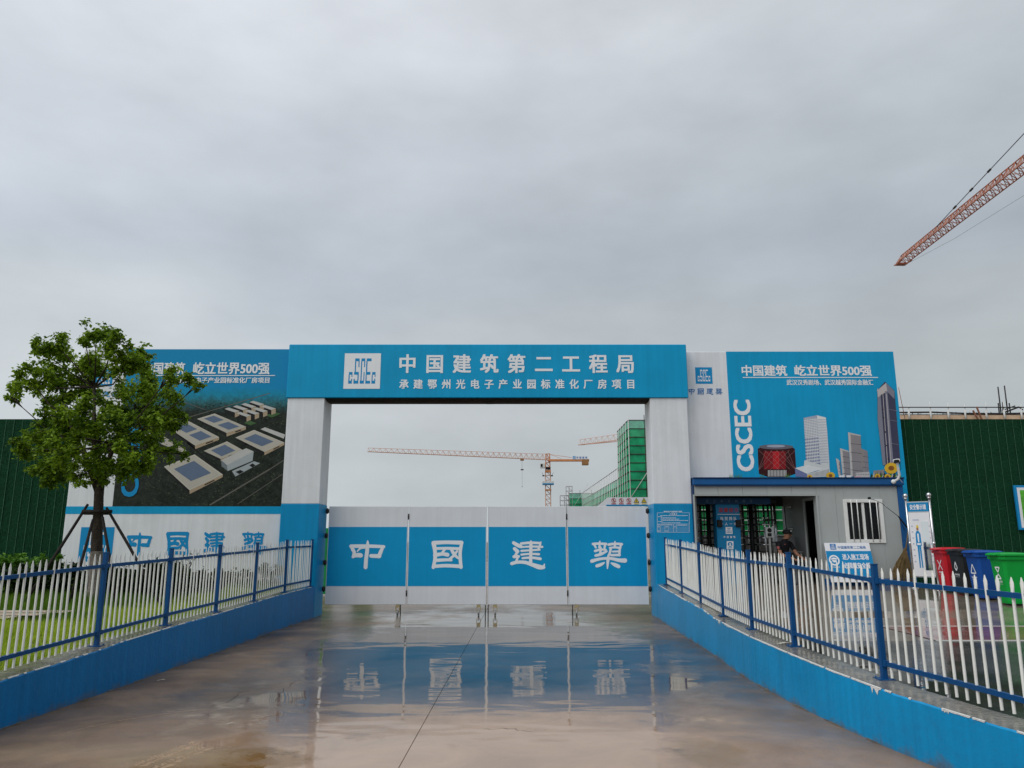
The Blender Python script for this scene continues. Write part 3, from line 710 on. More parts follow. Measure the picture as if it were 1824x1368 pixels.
# site notice printed on the right pillar
mb = MB(); YN = YG - .012
def rpx(mb, x0, y0, x1, y1, Y, mi=0): mb.poly([P(x0, y1, Y), P(x1, y1, Y), P(x1, y0, Y), P(x0, y0, Y)], mi)
tpx(mb, '鄂州光电子产业园标准化厂房项目', 1182.3, 1215, 910, 913, YN, 0, .03)
tpx(mb, '工程概况', 1192.5, 1206, 914.2, 917, YN, 0, .02, True)
for x0, y0, x1, y1 in [(1170.5, 913.2, 1171, 948), (1227.5, 913.6, 1228, 948.5), (1170.5, 913.2, 1182, 913.6), (1215, 913.2, 1228, 913.6), (1170.5, 947.6, 1228.2, 948.1), (1170.5, 933.2, 1228, 933.6), (1170.5, 936.6, 1228, 936.9),
                       (1170.5, 940.4, 1228, 940.7), (1170.5, 944, 1228, 944.3), (1176.5, 933.2, 1176.8, 948), (1199.5, 933.2, 1199.9, 948), (1184, 936.6, 1184.3, 948), (1191, 936.6, 1191.3, 948), (1205, 933.2, 1205.3, 948)]:
    rpx(mb, x0, y0, x1, y1, YN)
rr = random.Random(3)
for y0, xa, xb in [(918, 1176, 1225), (920, 1172, 1180), (922, 1177, 1204), (924.3, 1177, 1210), (926.8, 1178, 1226), (928.6, 1172, 1180), (930.9, 1178, 1212), (934.4, 1171.5, 1175.5), (934.4, 1178, 1197), (934.8, 1207, 1224), (938, 1171.5, 1175.5), (938, 1185, 1190), (938, 1200.5, 1204), (945.5, 1171.5, 1175.5), (945.5, 1185, 1190)]:
    x = xa
    while x < xb:
        w_ = rr.uniform(.8, 3.2); rpx(mb, x, y0, min(x + w_, xb), y0 + .8, YN); x += w_ + .5
nt = mb.build('notice_lettering', M['letter_white'], por)

# ------------------------------------------------------------------ folding gates: two pairs of leaves
YL = 19.20
lx = [P(577.5, 1077, YL).x, P(723.5, 1077, YL).x, P(867.5, 1077, YL).x, P(1011.5, 1077, YL).x, P(1157, 1077, YL).x]
zl0, zl1, zb0, zb1 = P(870, 1077, YL).z, P(870, 902, YL).z, P(870, 1044, YL).z, P(870, 938.5, YL).z
GB = {'中': (621.8, 686.3, 961, 1014), '國': (768, 826, 962, 1014), '建': (908.8, 971.4, 962.5, 1014.5), '築': (1051.8, 1116, 963.5, 1015)}
for pair, chars, lab in ((0, '中國', 'blue and white folding gate leaves marked 中國, hinged on the lawn-side pillar'), (2, '建築', 'blue and white folding gate leaves marked 建築, hinged on the notice-board pillar')):
    t = thing('folding_gate', lab, 'gate', ((lx[pair] + lx[pair + 2]) / 2, YL, 0), 'folding gate pairs')
    for k in range(2):
        a, b = lx[pair + k] + .012, lx[pair + k + 1] - .012
        if pair == 0 and k == 1: b -= .012
        mb = MB(); mb.bbox((a, YL, zl0), (b, YL + .05, zl1), .006)
        lf = mb.build('gate_leaf', M['gate_white'], t)
        mb = MB(); mb.box((a + .001, YL - .004, zb0), (b - .001, YL + .01, zb1)); mb.build('blue_band', M['gate_blue'], lf)
        ch = chars[k]; mb = MB(); glyph(mb, ch, *GB[ch], YL - .006); mb.build('lettering', M['letter_white'], lf, recalc=False)
        for xq in (a + .008, b - .008):                               # frame lips that close the sheet, front edge
            mb = MB(); mb.bar((xq, YL - .004, zl0), (xq, YL - .004, zl1), .012, .006, up=(0, 1, 0)); mb.build('edge_strip', M['gate_white'], lf)
    # hinges between the leaves and on the pillar
    for (x, zs) in ((lx[pair + 1], (.52, 2.36)), (lx[pair] - .03 if pair == 0 else lx[4] + .03, (.62, 1.25, 1.9, 2.5))):
        for z in zs:
            mb = MB(); mb.tube((x, YL - .004, z - .07), (x, YL - .004, z + .07), .02, n=8); mb.box((x - .045, YL + .004, z - .05), (x + .045, YL + .02, z + .05)); mb.build('hinge', M['iron'], t)
    for px in ((708, 852.5) if pair == 0 else (882, 1027)):           # casters
        x = P(px, 1085, YL + .03).x; y = YL + .03
        mb = MB(); mb.box((x - .045, y - .02, zl0 - .07), (x + .045, y + .06, zl0 - .001)); mb.box((x - .05, y - .015, zl0 - .17), (x - .036, y + .05, zl0 - .06)); mb.box((x + .036, y - .015, zl0 - .17), (x + .05, y + .05, zl0 - .06))
        c = mb.build('caster', M['brass'], t)
        mb = MB(); mb.tube((x - .02, y + .02, .062), (x + .02, y + .02, .062), .06, n=18); mb.build('wheel', M['grey_metal'], c)
    for px in ((713, 864.5) if pair == 0 else (869.5, 1020)):         # drop bolts
        x = P(px, 1085, YL).x
        mb = MB(); mb.tube((x, YL + .02, .0), (x, YL + .02, zl0 + .02), .013, n=8); mb.build('drop_bolt', M['iron'], t)

# ------------------------------------------------------------------ billboards
YP = 18.92
def q3(mb, pts, Y, mi): mb.poly([P(x, y, Y) for x, y in pts], mi)
bl = thing('billboard', 'large white and blue billboard with an aerial picture of factory halls, behind the tree', 'billboard', (-8.2, YP, 1.0), 'site billboards')
bx0, bx1 = P(118, 902, YP).x, xl0 + .05
bz0, bz1 = 1.0, P(400, 622, YP).z
mb = MB(); mb.bbox((bx0, YP, bz0), (bx1, YP + .16, bz1), .01); mb.build('board', M['vinyl_white'], bl)
for x in (bx0 + .3, -9.2, -7.6, -5.9): mb = MB(); mb.box((x, YP + .17, .5), (x + .1, YP + .27, bz1 - .2)); mb.build('support_post', M['grey_metal'], bl)
mb = MB(); z0, z1 = P(300, 915.5, YP).z, P(300, 902, YP).z; mb.box((bx0, YP - .004, z0), (bx1, YP + .01, z1)); mb.build('blue_strip', M['vinyl_blue'], bl)
xe = P(200.4, 900.6, YP).x
def picmat(name):
    """the printed aerial view: blue sky ink fading through teal haze to dark ground, as printed"""
    m = bpy.data.materials.new(name); m.use_nodes = True
    n, l = m.node_tree.nodes, m.node_tree.links; b = n['Principled BSDF']; b.inputs['Roughness'].default_value = .42; b.inputs['Specular IOR Level'].default_value = .15
    geo = n.new('ShaderNodeNewGeometry'); s = n.new('ShaderNodeSeparateXYZ'); l.new(geo.outputs['Position'], s.inputs[0])
    t = n.new('ShaderNodeTexNoise'); t.inputs['Scale'].default_value = 7; t.inputs['Detail'].default_value = 9; t.inputs['Roughness'].default_value = .75
    l.new(geo.outputs['Position'], t.inputs['Vector'])
    za, zb_ = P(400, 745, YP).z, P(400, 688, YP).z
    mr_ = n.new('ShaderNodeMapRange'); mr_.inputs[1].default_value = za; mr_.inputs[2].default_value = zb_; l.new(s.outputs['Z'], mr_.inputs[0])
    ns = n.new('ShaderNodeMath'); ns.operation = 'MULTIPLY_ADD'; ns.inputs[1].default_value = .35; l.new(t.outputs['Fac'], ns.inputs[0])
    sb_ = n.new('ShaderNodeMath'); sb_.operation = 'SUBTRACT'; sb_.inputs[1].default_value = .17; l.new(mr_.outputs[0], sb_.inputs[0]); l.new(sb_.outputs[0], ns.inputs[2])
    r = n.new('ShaderNodeValToRGB'); e = r.color_ramp.elements
    e[0].position, e[0].color = .12, (.020, .025, .020, 1); e[1].position, e[1].color = 1, (.008, .25, .50, 1)
    for p, c in ((.3, (.022, .045, .042, 1)), (.5, (.03, .13, .15, 1)), (.75, (.012, .24, .38, 1))): q = e.new(p); q.color = c
    l.new(ns.outputs[0], r.inputs[0])
    rf = n.new('ShaderNodeMapRange'); rf.inputs[1].default_value = .3; rf.inputs[2].default_value = .72; rf.inputs[3].default_value = .35; rf.inputs[4].default_value = 2.1; l.new(t.outputs['Fac'], rf.inputs[0])
    k = n.new('ShaderNodeMix'); k.data_type = 'FLOAT'; k.inputs[3].default_value = 1.0; l.new(mr_.outputs[0], k.inputs[0]); l.new(rf.outputs[0], k.inputs[2])
    v = n.new('ShaderNodeVectorMath'); v.operation = 'SCALE'; l.new(r.outputs[0], v.inputs[0]); l.new(k.outputs[0], v.inputs['Scale']); l.new(v.outputs[0], b.inputs['Base Color'])
    return m
M['aerial'] = picmat('aerial_print')
mb = MB(); mb.box((xe, YP - .005, z1), (bx1, YP + .01, bz1 - .002)); pic = mb.build('picture', M['aerial'], bl)
# the halls, roads and lettering of the print
C = [flat('print_roof', (.47, .44, .38)), flat('print_roof_edge', (.55, .52, .45)), flat('print_panel', (.12, .165, .25)), flat('print_wall', (.40, .31, .21)), flat('print_shade', (.012, .013, .013)),
     flat('print_office', (.36, .40, .42)), flat('print_office_dark', (.17, .20, .22)), flat('print_lawn', (.06, .13, .045)), flat('print_road', (.13, .125, .11)), flat('print_panel_line', (.14, .20, .31)), flat('print_white', (.5, .5, .48)), flat('print_tree', (.050, .072, .036)), flat('print_tree_dark', (.006, .010, .006)), flat('print_track', (.045, .047, .038))]
def zz(x, y): return (200 + x / 5.7, 690 + y / 5.7)                   # from an enlarged view of the picture
Y1, Y2, Y3, Y4 = YP - .0065, YP - .008, YP - .0095, YP - .011
mb = MB()
def zp(pts, mi, Y): mb.poly([P(*zz(x, y), Y) for x, y in pts], mi)
def band(a, b, w, mi, Y):
    (x0, y0), (x1, y1) = a, b; d = math.hypot(x1 - x0, y1 - y0); nx, ny = -(y1 - y0) / d * w, (x1 - x0) / d * w
    zp([(x0 - nx, y0 - ny), (x1 - nx, y1 - ny), (x1 + nx, y1 + ny), (x0 + nx, y0 + ny)][::-1], mi, Y)
def hall(A, B, Cc, D, h, panels, Y=0.0):
    """roof corners: back, right, front, left; walls drop h below the front edges"""
    zp([D, Cc, (Cc[0], Cc[1] + h), (D[0] + 6, D[1] + h * .55)], 4, Y1 + Y)
    zp([Cc, B, (B[0] - 2, B[1] + h * .72), (Cc[0], Cc[1] + h)], 3, Y1 + Y)
    zp([A, D, Cc, B], 1, Y2 + Y)
    cx, cy = (A[0] + Cc[0]) / 2, (A[1] + Cc[1]) / 2
    zp([(cx + (p[0] - cx) * .93, cy + (p[1] - cy) * .93) for p in (A, D, Cc, B)], 0, Y3 + Y)
    for (u0, u1, v0, v1) in panels:
        bil = lambda u, v: (A[0] + (B[0] - A[0]) * u + (D[0] - A[0]) * v, A[1] + (B[1] - A[1]) * u + (D[1] - A[1]) * v)
        zp([bil(u0, v0), bil(u0, v1), bil(u1, v1), bil(u1, v0)], 2, Y4 + Y)
        k = 11
        for i in range(1, k):
            u = u0 + (u1 - u0) * i / k
            a, b = bil(u, v0), bil(u, v1); band(a, b, 1.2, 9, Y4 + Y - .0006)
    # dock door
    p = lambda s_, t_: (Cc[0] + (B[0] - Cc[0]) * s_, Cc[1] + (B[1] - Cc[1]) * s_ + h * (1 - .28 * s_) * t_)
    zp([p(.45, .35), p(.75, .35), p(.75, .72), p(.45, .72)], 4, Y2 + Y - .0004)
for a, b, w_, mi in [((720, 320), (1600, 60), 3.5, 8), ((700, 140), (950, 230), 2.5, 8), ((990, 1195), (1600, 830), 7, 8), ((1270, 1185), (1730, 880), 3, 8), ((1600, 830), (1740, 740), 4, 8), ((1480, 490), (1180, 700), 7, 4), ((1130, 880), (760, 560), 8, 4)]:
    band(a, b, w_, mi, Y1)
for i in range(4):
    for j in range(2):
        ox, oy = 1140 + i * 84 + j * 118, 205 - i * 23 + j * 44
        zp([(ox, oy + 14), (ox + 105, oy + 50), (ox + 105, oy + 100), (ox, oy + 50)], 4, Y1 - j * .0003)
        zp([(ox + 105, oy + 50), (ox + 150, oy + 34), (ox + 148, oy + 82), (ox + 105, oy + 100)], 3, Y2 - j * .0003)
        zp([(ox + 40, oy), (ox, oy + 14), (ox + 105, oy + 50), (ox + 150, oy + 34)], 10, Y3 - i * .0003 - j * .0006)
zp([(1555, 285), (1620, 305), (1710, 268), (1650, 250)], 7, Y1); zp([(1335, 360), (1400, 385), (1465, 362), (1400, 340)], 7, Y1)
zp([(1505, 425), (1740, 520), (1757, 480), (1550, 405)], 10, Y2)
hall((430, 440), (750, 640), (720, 662), (300, 500), 30, [(.1, .45, .2, .8)])
hall((780, 345), (1085, 505), (840, 590), (580, 415), 38, [(.06, .40, .2, .75), (.52, .88, .2, .8)])
hall((1040, 265), (1358, 400), (1160, 462), (860, 320), 38, [(.08, .40, .2, .75), (.54, .9, .2, .8)])
hall((1440, 432), (1748, 560), (1545, 655), (1250, 510), 34, [(.18, .78, .22, .85)])
hall((1165, 548), (1330, 640), (1100, 725), (930, 645), 26, [(.15, .8, .2, .8)])
zp([(1105, 738), (1165, 790), (1172, 850), (1110, 800)], 6, Y4 - .002); zp([(1165, 790), (1435, 650), (1425, 745), (1172, 850)], 5, Y4 - .002); zp([(1360, 618), (1105, 738), (1165, 790), (1435, 650)], 10, Y4 - .0026)
zp([(1215, 850), (1250, 905), (1500, 770), (1440, 750)], 5, Y1); zp([(1250, 858), (1290, 880), (1335, 855), (1300, 838)], 4, Y2); zp([(1390, 790), (1420, 812), (1455, 792), (1425, 772)], 4, Y2)
hall((835, 680), (1122, 885), (785, 1045), (525, 805), 38, [(.2, .8, .2, .86)], -.002)
rr = random.Random(10)
for _ in range(900):                                                  # printed tree crowns between the halls
    x, y = rr.uniform(300, 1740), rr.uniform(160, 1190)
    if x < 520 and y < 800 and rr.random() < .5: continue
    r_ = rr.uniform(4, 11); zp([(x + r_ * math.cos(k * 1.05) * rr.uniform(.7, 1.2), y + r_ * .7 * math.sin(k * 1.05) * rr.uniform(.7, 1.2)) for k in range(6)][::-1], 11 + rr.randrange(2), YP - .0058 - .00001 * (_ % 60))
for _ in range(26):                                                   # side streets and plots
    x, y = rr.uniform(320, 700), rr.uniform(830, 1150); band((x, y), (x + rr.uniform(60, 200), y + rr.uniform(30, 110)), rr.uniform(.8, 2.2), 12, YP - .0062 - .00002 * _)
rr = random.Random(9)
for _ in range(90):                                                   # pale specks: cars and lamps of the print
    x, y = rr.uniform(900, 1720), rr.uniform(860, 1180)
    if abs((y - 1195) - (x - 990) * -.6) < 120 or rr.random() < .3: zp([(x, y), (x + rr.uniform(2, 7), y + 3), (x + 7, y - 3), (x + 2, y - 4)], 8, Y2)
mb.build('printed_view', C, pic)
mb = MB()
tpx(mb, '中国建筑', 255, 330, 645, 667, YP - .012, 0, .03); tpx(mb, '屹立世界500强', 344, 480.5, 645, 667, YP - .012, 0, .03); mb.build('lettering', M['letter_white'], pic)
mb = MB(); rpx(mb, 262, 668.2, 490, 669.6, YP - .012); mb.build('rule', M['letter_white'], pic); mb = MB(); tpx(mb, '承建鄂州光电子产业园标准化厂房项目', 292, 480, 672, 682.5, YP - .012, 0, .03)
mb.build('lettering', M['letter_white'], pic)
mb = MB()
a, b = P(214, 885, YP - .014), P(248, 740, YP - .014)
text_fit(mb, 'CSCEC', (P(246, 884, YP).x, YP - .014, a.z), (0, 0, 1), (-1, 0, 0), b.z - a.z, .44, 0, .035)
mb.build('lettering', M['letter_blue'], pic)
mb = MB(); logopx(mb, 168, 688, 31, YP - .004, 0, 1); mb.build('emblem', [M['letter_blue'], M['letter_white']], bl)
for i, ch in enumerate('中國建築'):
    mb = MB(); glyph(mb, ch, 150 + i * 16.5, 163 + i * 16.5, 697, 707.5, YP - .004); mb.build('brush_letter', M['letter_blue'], bl)
    mb = MB(); glyph(mb, ch, (226, 296, 362, 430)[i], (271, 337, 403, 475)[i], 947, 990, YP - .004, 0, 1.22); mb.build('brush_letter', M['letter_blue'], bl)
mb = MB(); logopx(mb, 138, 1000, 60, YP - .004, 0, 1); mb.build('emblem', [M['letter_blue'], M['letter_white']], bl)

br = thing('billboard', 'large blue billboard with red drum building, pale towers and sunflowers above the gatehouse roof', 'billboard', (7.0, YP, .7), 'site billboards')
rx0, rx1 = xr1 + .02, P(1618, 889, YP).x
rz1 = P(1400, 626.5, YP).z
mb = MB(); mb.bbox((rx0, YP, 3.27), (rx1, YP + .16, rz1), .01); mb.build('board', M['vinyl_white'], br)
xm = P(1293, 626, YP).x
mb = MB(); mb.box((xm, YP - .005, 3.268), (rx1 + .003, YP + .165, rz1 + .003)); pic = mb.build('picture', M['vinyl_blue'], br)
mb = MB(); mb.bbox((P(1616, 950, 18.45).x + .03, YP - .004, .70), (rx1 + .002, YP + .163, 3.266), .006); mb.build('side_leg', M['vinyl_blue'], br)
for x in (rx0 + .3, 6.5, 8.2, rx1 - .5): mb = MB(); mb.box((x, YP + .17, 3.29), (x + .1, YP + .27, rz1 - .2)); mb.build('support_post', M['grey_metal'], br)
mb = MB(); YT = YP - .009
tpx(mb, '中国建筑', 1321, 1402, 650, 670, YT, 0, .03); tpx(mb, '屹立世界500强', 1415, 1552.5, 650, 670, YT, 0, .03); mb.build('lettering', M['letter_white'], pic)
mb = MB(); rpx(mb, 1323, 671.6, 1564, 673, YT); mb.build('rule', M['letter_white'], pic)
mb = MB(); tpx(mb, '武汉汉秀剧场、武汉越秀国际金融汇', 1401, 1555.5, 676, 686, YT, 0, .025); mb.build('lettering', M['letter_white'], pic); mb = MB()
a, b = P(1342, 839.5, YT), P(1330, 712, YT)
text_fit(mb, 'CSCEC', (P(1341, 780, YT).x, YT, a.z), (0, 0, 1), (-1, 0, 0), b.z - a.z, P(1341, 780, YT).x - P(1309.5, 780, YT).x, 0, .035)
mb.build('lettering', M['letter_white'], pic)
mb = MB(); logopx(mb, 1239.5, 683.5, 30, YP - .004, 0, 1); mb.build('emblem', [M['letter_blue'], M['letter_white']], br)
for i, ch in enumerate('中國建築'): mb = MB(); glyph(mb, ch, 1226 + i * 16.2, 1238 + i * 16.2, 691.5, 703, YP - .004); mb.build('brush_letter', M['letter_navy'], br)
# printed towers (5.365 enlarged view of the region from 1280, 680)
C2 = [flat('print_drum_dark', (.035, .006, .008)), flat('print_drum_red', (.22, .008, .012)), flat('print_drum_bright', (.48, .014, .02)), flat('print_drum_top', (.13, .13, .16)), flat('print_line', (.30, .13, .13)), flat('print_col', (.62, .60, .58)),
      flat('print_glass_pale', (.36, .40, .50)), flat('print_slab_white', (.72, .74, .74)), flat('print_glass_blue', (.16, .19, .36)), flat('print_podium', (.62, .65, .64)), flat('print_grey', (.27, .25, .25)), flat('print_grey_light', (.52, .50, .49)),
      flat('print_violet', (.050, .052, .095)), flat('print_violet_light', (.21, .215, .27)), flat('print_crown', (.50, .46, .46)), flat('print_petal', (.72, .44, .03)), flat('print_seed', (.24, .09, .02)), flat('print_leaf', (.10, .24, .03)), flat('print_black', (.02, .02, .022)), flat('print_pink', (.6, .35, .4)), flat('print_white2', (.8, .8, .8))]
def z5(x, y): return (1280 + x / 5.365, 680 + y / 5.365)
mb = MB(); lev = [0]
def zq(pts, mi, d=None):
    lev[0] += 1; Y = YP - .0065 - lev[0] * .00006
    mb.poly([P(*z5(x, y), Y) for x, y in pts][::-1], mi)
def ell_(cx, cy, rx, ry, mi, n=20): zq([(cx + rx * math.cos(2 * math.pi * k / n), cy + ry * math.sin(2 * math.pi * k / n)) for k in range(n)], mi)
def ln(a, b, w, mi):
    d = math.hypot(b[0] - a[0], b[1] - a[1]); nx, ny = -(b[1] - a[1]) / d * w, (b[0] - a[0]) / d * w
    zq([(a[0] - nx, a[1] - ny), (b[0] - nx, b[1] - ny), (b[0] + nx, b[1] + ny), (a[0] + nx, a[1] + ny)], mi)
# drum
zq([(374, 640), (430, 615), (560, 605), (690, 618), (728, 640), (735, 730), (742, 850), (735, 880), (640, 912), (470, 910), (385, 880), (380, 800), (376, 720)], 0)
for k in range(8): x = 430 + k * 30; zq([(x, 665), (x + 32, 665), (x + 34, 835), (x + 2, 835)], (1, 1, 1, 2, 2, 1, 1, 0)[k])
ell_(550, 622, 165, 24, 3); ell_(548, 615, 90, 12, 6)
for k in range(6): x = 385 + k * 55; ln((x, 655), (min(x + 190, 735), 840), 1.3, 4); ln((x + 70, 655), (max(x - 110, 380), 840), 1.3, 4)
zq([(470, 845), (650, 840), (650, 905), (470, 905)], 18)
for k in range(13): zq([(472 + k * 14, 845), (479 + k * 14, 845), (479 + k * 14, 905), (472 + k * 14, 905)], 5)
# pale tower
zq([(812, 345), (940, 320), (945, 400), (970, 785), (838, 765), (822, 500)], 6); zq([(940, 320), (1025, 342), (1038, 480), (1058, 780), (970, 785), (945, 400)], 7)
for k in range(1, 30):
    y = 335 + k * 15.2; t_ = k / 30
    zq([(942 + 28 * t_, y + 6), (1026 + 30 * t_, y + 10), (1026 + 30 * t_, y + 15), (942 + 28 * t_, y + 12)], 6)
    zq([(815 + 22 * t_, y + 18), (941 + 28 * t_, y + 2), (941 + 28 * t_, y + 9), (815 + 22 * t_, y + 24)], 8 if k > 12 and k % 2 else 7)
for k in range(1, 8): x = 815 + k * 16; zq([(x, 345), (x + 3, 345), (x + 24, 765), (x + 20, 765)], 7)
zq([(820, 750), (970, 790), (1058, 775), (1060, 830), (960, 850), (815, 800)], 9); zq([(730, 825), (850, 795), (1000, 830), (845, 880)], 7); zq([(730, 828), (845, 882), (850, 914), (735, 905)], 8); zq([(845, 882), (1060, 820), (1068, 905), (850, 914)], 9)
for k in range(18): x = 852 + k * 11.5; zq([(x, 886 - k * 3), (x + 5, 885 - k * 3), (x + 6, 910 - k * .6), (x + 1, 910 - k * .6)], 10)
# grey towers
for (x0, y0, x1, y1, m1, m2) in [(1122, 735, 1175, 905, 11, 10), (1160, 640, 1262, 908, 11, 10), (1355, 640, 1440, 900, 10, 10), (1237, 488, 1375, 905, 11, 10)]:
    zq([(x0, y0), (x1 - 18, y0 + 28), (x1, y1), (x0 + 28, y1)], m2); zq([(x0, y0), (x0 + 22, y0 + 5), (x0 + 46, y1), (x0 + 26, y1)], m1)
    zq([(x0, y0 - 6), (x1 - 18, y0 + 22), (x1 - 18, y0 + 32), (x0, y0 + 8)], m1)
    for k in range(1, 5): yy = y0 + 18 + (y1 - y0) * k / 5; zq([(x0 + 26, yy), (x1 - 8, yy + 10), (x1 - 8, yy + 14), (x0 + 26, yy + 4)], 18)
    for k in range(1, 7): xx = x0 + 30 + (x1 - x0 - 46) * k / 7; zq([(xx, y0 + 26), (xx + 2.2, y0 + 27), (xx + 14, y1), (xx + 11, y1)], 13)
zq([(1310, 870), (1440, 860), (1445, 912), (1310, 912)], 11); zq([(1480, 850), (1580, 840), (1590, 905), (1480, 905)], 10)
for k in range(8): zq([(1316 + k * 16, 880), (1325 + k * 16, 880), (1325 + k * 16, 892), (1316 + k * 16, 892)], 10)
# tall tower
zq([(1518, 80), (1590, -2), (1680, 85), (1690, 200), (1738, 780), (1690, 780), (1570, 800), (1520, 360)], 12); zq([(1518, 80), (1600, 10), (1612, 90), (1548, 130), (1520, 150)], 14); zq([(1600, 10), (1680, 90), (1680, 165), (1612, 95)], 13); zq([(1512, 90), (1520, 60), (1530, 92)], 14)
zq([(1520, 150), (1548, 130), (1600, 790), (1570, 800), (1520, 360)], 13); zq([(1590, 90), (1612, 90), (1672, 780), (1640, 785)], 13)
for k in range(4): x = 1552 + k * 16; zq([(x, 120), (x + 5, 118), (x + 50, 780), (x + 44, 780)], 14 if k % 2 else 12)
for y in (265, 345, 480, 610, 735): ell_(1572 + (y - 265) * .1, y, 6, 8, 18, 10)
for y in (260, 360, 580): ln((1615, y), (1715, y + 20), 1.5, 13)
# flowers and grass along the foot
def flower(cx, cy, r):
    for k in range(14): g = 2 * math.pi * k / 14; ell_(cx + r * .7 * math.cos(g), cy + r * .58 * math.sin(g), r * .28, r * .22, 15, 8)
    ell_(cx, cy, r * .62, r * .5, 15); ell_(cx, cy, r * .42, r * .34, 16)
for k in range(26): x = 1450 + k * 11; zq([(x, 915), (x + 14, 870 + 20 * math.sin(k * 2.1)), (x + 22, 915)], (18, 17, 11, 18)[k % 4])
for cx, cy, r in [(1518, 903, 30), (1615, 906, 32), (1070, 897, 44), (870, 908, 26), (1650, 826, 68)]: flower(cx, cy, r)
for cx in (1165, 1190, 1235, 1255): ell_(cx, 903, 17, 10, 20, 10)
ell_(1315, 912, 22, 9, 19, 10); ell_(1345, 908, 15, 8, 19, 10)
for x0 in (100, 150, 185, 395, 630, 650):
    for k in range(4): zq([(x0 + k * 9, 914), (x0 + k * 9 + 14, 870 + 10 * (k % 3)), (x0 + k * 9 + 5, 914)], 17)
mb.build('printed_view', C2, pic)

# ------------------------------------------------------------------ picket fences on the low walls
def picket_mesh():
    mb = MB(); h = 1.03; r = .0122; n = 8
    prof = [(0, r, r), (.90 * h, r, r), (.925 * h, .0185, .007), (.955 * h, .019, .006), (h, .003, .003)]
    vv = []
    for z, ax, ay in prof:
        for k in range(n): g = 2 * math.pi * k / n; vv.append((ay * math.cos(g), ax * math.sin(g), z))
    mb.add(vv, [(i * n + k, i * n + (k + 1) % n, (i + 1) * n + (k + 1) % n, (i + 1) * n + k) for i in range(len(prof) - 1) for k in range(n)], 0, True)
    mb.poly([vv[k] for k in reversed(range(n))])
    return mb.mesh('picket', M['picket'])
PK = picket_mesh()
def fence(posts, label):
    t = thing('picket_fence', label, 'fence', (posts[3][0], posts[3][1], posts[3][2]), 'picket fences along the driveway')
    fr = random.Random(21 + len(posts))
    for x, y, z0, z1 in posts:
        mb = MB(); mb.bbox((x - .026, y - .026, z0), (x + .026, y + .026, z1), .004); mb.box((x - .029, y - .029, z1), (x + .029, y + .029, z1 + .010))
        mb.box((x - .075, y - .075, z0 + .002), (x + .075, y + .075, z0 + .014))
        for s_ in (-1, 1):
            for q_ in (-1, 1): mb.tube((x + s_ * .055, y + q_ * .055, z0), (x + s_ * .055, y + q_ * .055, z0 + .028), .008, n=6)
        mb.build('post', M['fence_blue'], t)
    for (xa, ya, za, zA), (xb, yb, zb, zB) in zip(posts, posts[1:]):
        a0, b0 = Vector((xa, ya, za)), Vector((xb, yb, zb)); ha, hb = zA - za, zB - zb
        for f_ in (.145, .86):
            pa, pb = a0 + Vector((0, 0, ha * f_)), b0 + Vector((0, 0, hb * f_)); d = (pb - pa).normalized()
            mb = MB(); mb.bar(pa + d * .026, pb - d * .026, .034, .040); mb.bar(pa + d * .026, pa + d * .07, .044, .052); mb.bar(pb - d * .07, pb - d * .026, .044, .052)
            mb.build('rail', M['fence_blue'], t)
        L = (b0 - a0).length; n = max(3, round(L / .1185)); d = (b0 - a0)
        for k in range(1, n):
            s_ = k / n; p = a0 + d * s_; h = ha + (hb - ha) * s_
            o = link('picket', PK, t, p + Vector((0, 0, .035)) - W[t])
            o.scale = (1, 1, (h - .05 + fr.gauss(0, .006)) / 1.03)
            o.rotation_euler = (fr.gauss(0, .006), fr.gauss(0, .007), math.atan2(-d.x, d.y) + fr.uniform(-.15, .15))
    return t
LP = [(-5.08, 5.6, .425, 1.51), (-5.035, 7.5, .452, 1.545), (-5.0, 9.6, .514, 1.615), (-4.95, 11.33, .574, 1.648), (-4.90, 13.08, .606, 1.695), (-4.86, 14.85, .648, 1.73), (-4.80, 16.6, .70, 1.786), (-4.74, 18.45, .712, 1.80)]
RP = [(3.57, 18.1, .775, 1.84), (3.50, 16.15, .71, 1.785), (3.43, 14.3, .645, 1.73), (3.385, 12.65, .585, 1.65), (3.33, 11.0, .558, 1.63), (3.34, 9.43, .535, 1.617), (3.485, 7.53, .485, 1.533), (3.80, 5.7, .455, 1.50), (4.25, 4.0, .44, 1.48)]
fence(LP, 'straight white picket fence with blue posts in front of the lawn and tree')
fence(RP, 'curving white picket fence with blue posts in front of the gatehouse and bins')

# ------------------------------------------------------------------ artificial-turf hoardings
def turf_panel(h, w, seed):
    """one sheet of the hoarding: ridged backing carrying a pile of short plastic blades"""
    r_ = np.random.default_rng(seed); mb = MB()
    mb.add([(0, 0, 0), (w - .012, 0, 0), (w - .012, 0, h), (0, 0, h), (0, .03, 0), (w, .03, 0), (w, .03, h), (0, .03, h)], [(0, 1, 2, 3), (0, 3, 7, 4), (1, 5, 6, 2), (3, 2, 6, 7)], 0)
    mb.add([(w - .014, -.022, 0), (w, -.022, 0), (w, -.022, h), (w - .014, -.022, h)], [(0, 1, 2, 3)], 1)
    for _ in range(1100):
        x, z = r_.uniform(.006, w - .006), r_.uniform(0, h); g = r_.uniform(0, 2 * math.pi); L = r_.uniform(.02, .045); s_ = .006
        mb.add([(x - s_ * math.sin(g), -.001, z + s_ * math.cos(g)), (x + s_ * math.sin(g), -.001, z - s_ * math.cos(g)), (x + L * .5 * math.cos(g), -L * .7, z + L * .5 * math.sin(g) - .008)], [(0, 1, 2)], 2)
    return mb.mesh('turf_panel', [M['turf_back'], M['turf_seam'], M['turf_back']] if False else [M['turf_back'], M['turf_seam'], M['turf']])
TW = .212
HT = P(1700, 748, 19.2).z - .68
TM = [turf_panel(HT, TW, s_) for s_ in (1, 2, 3)]
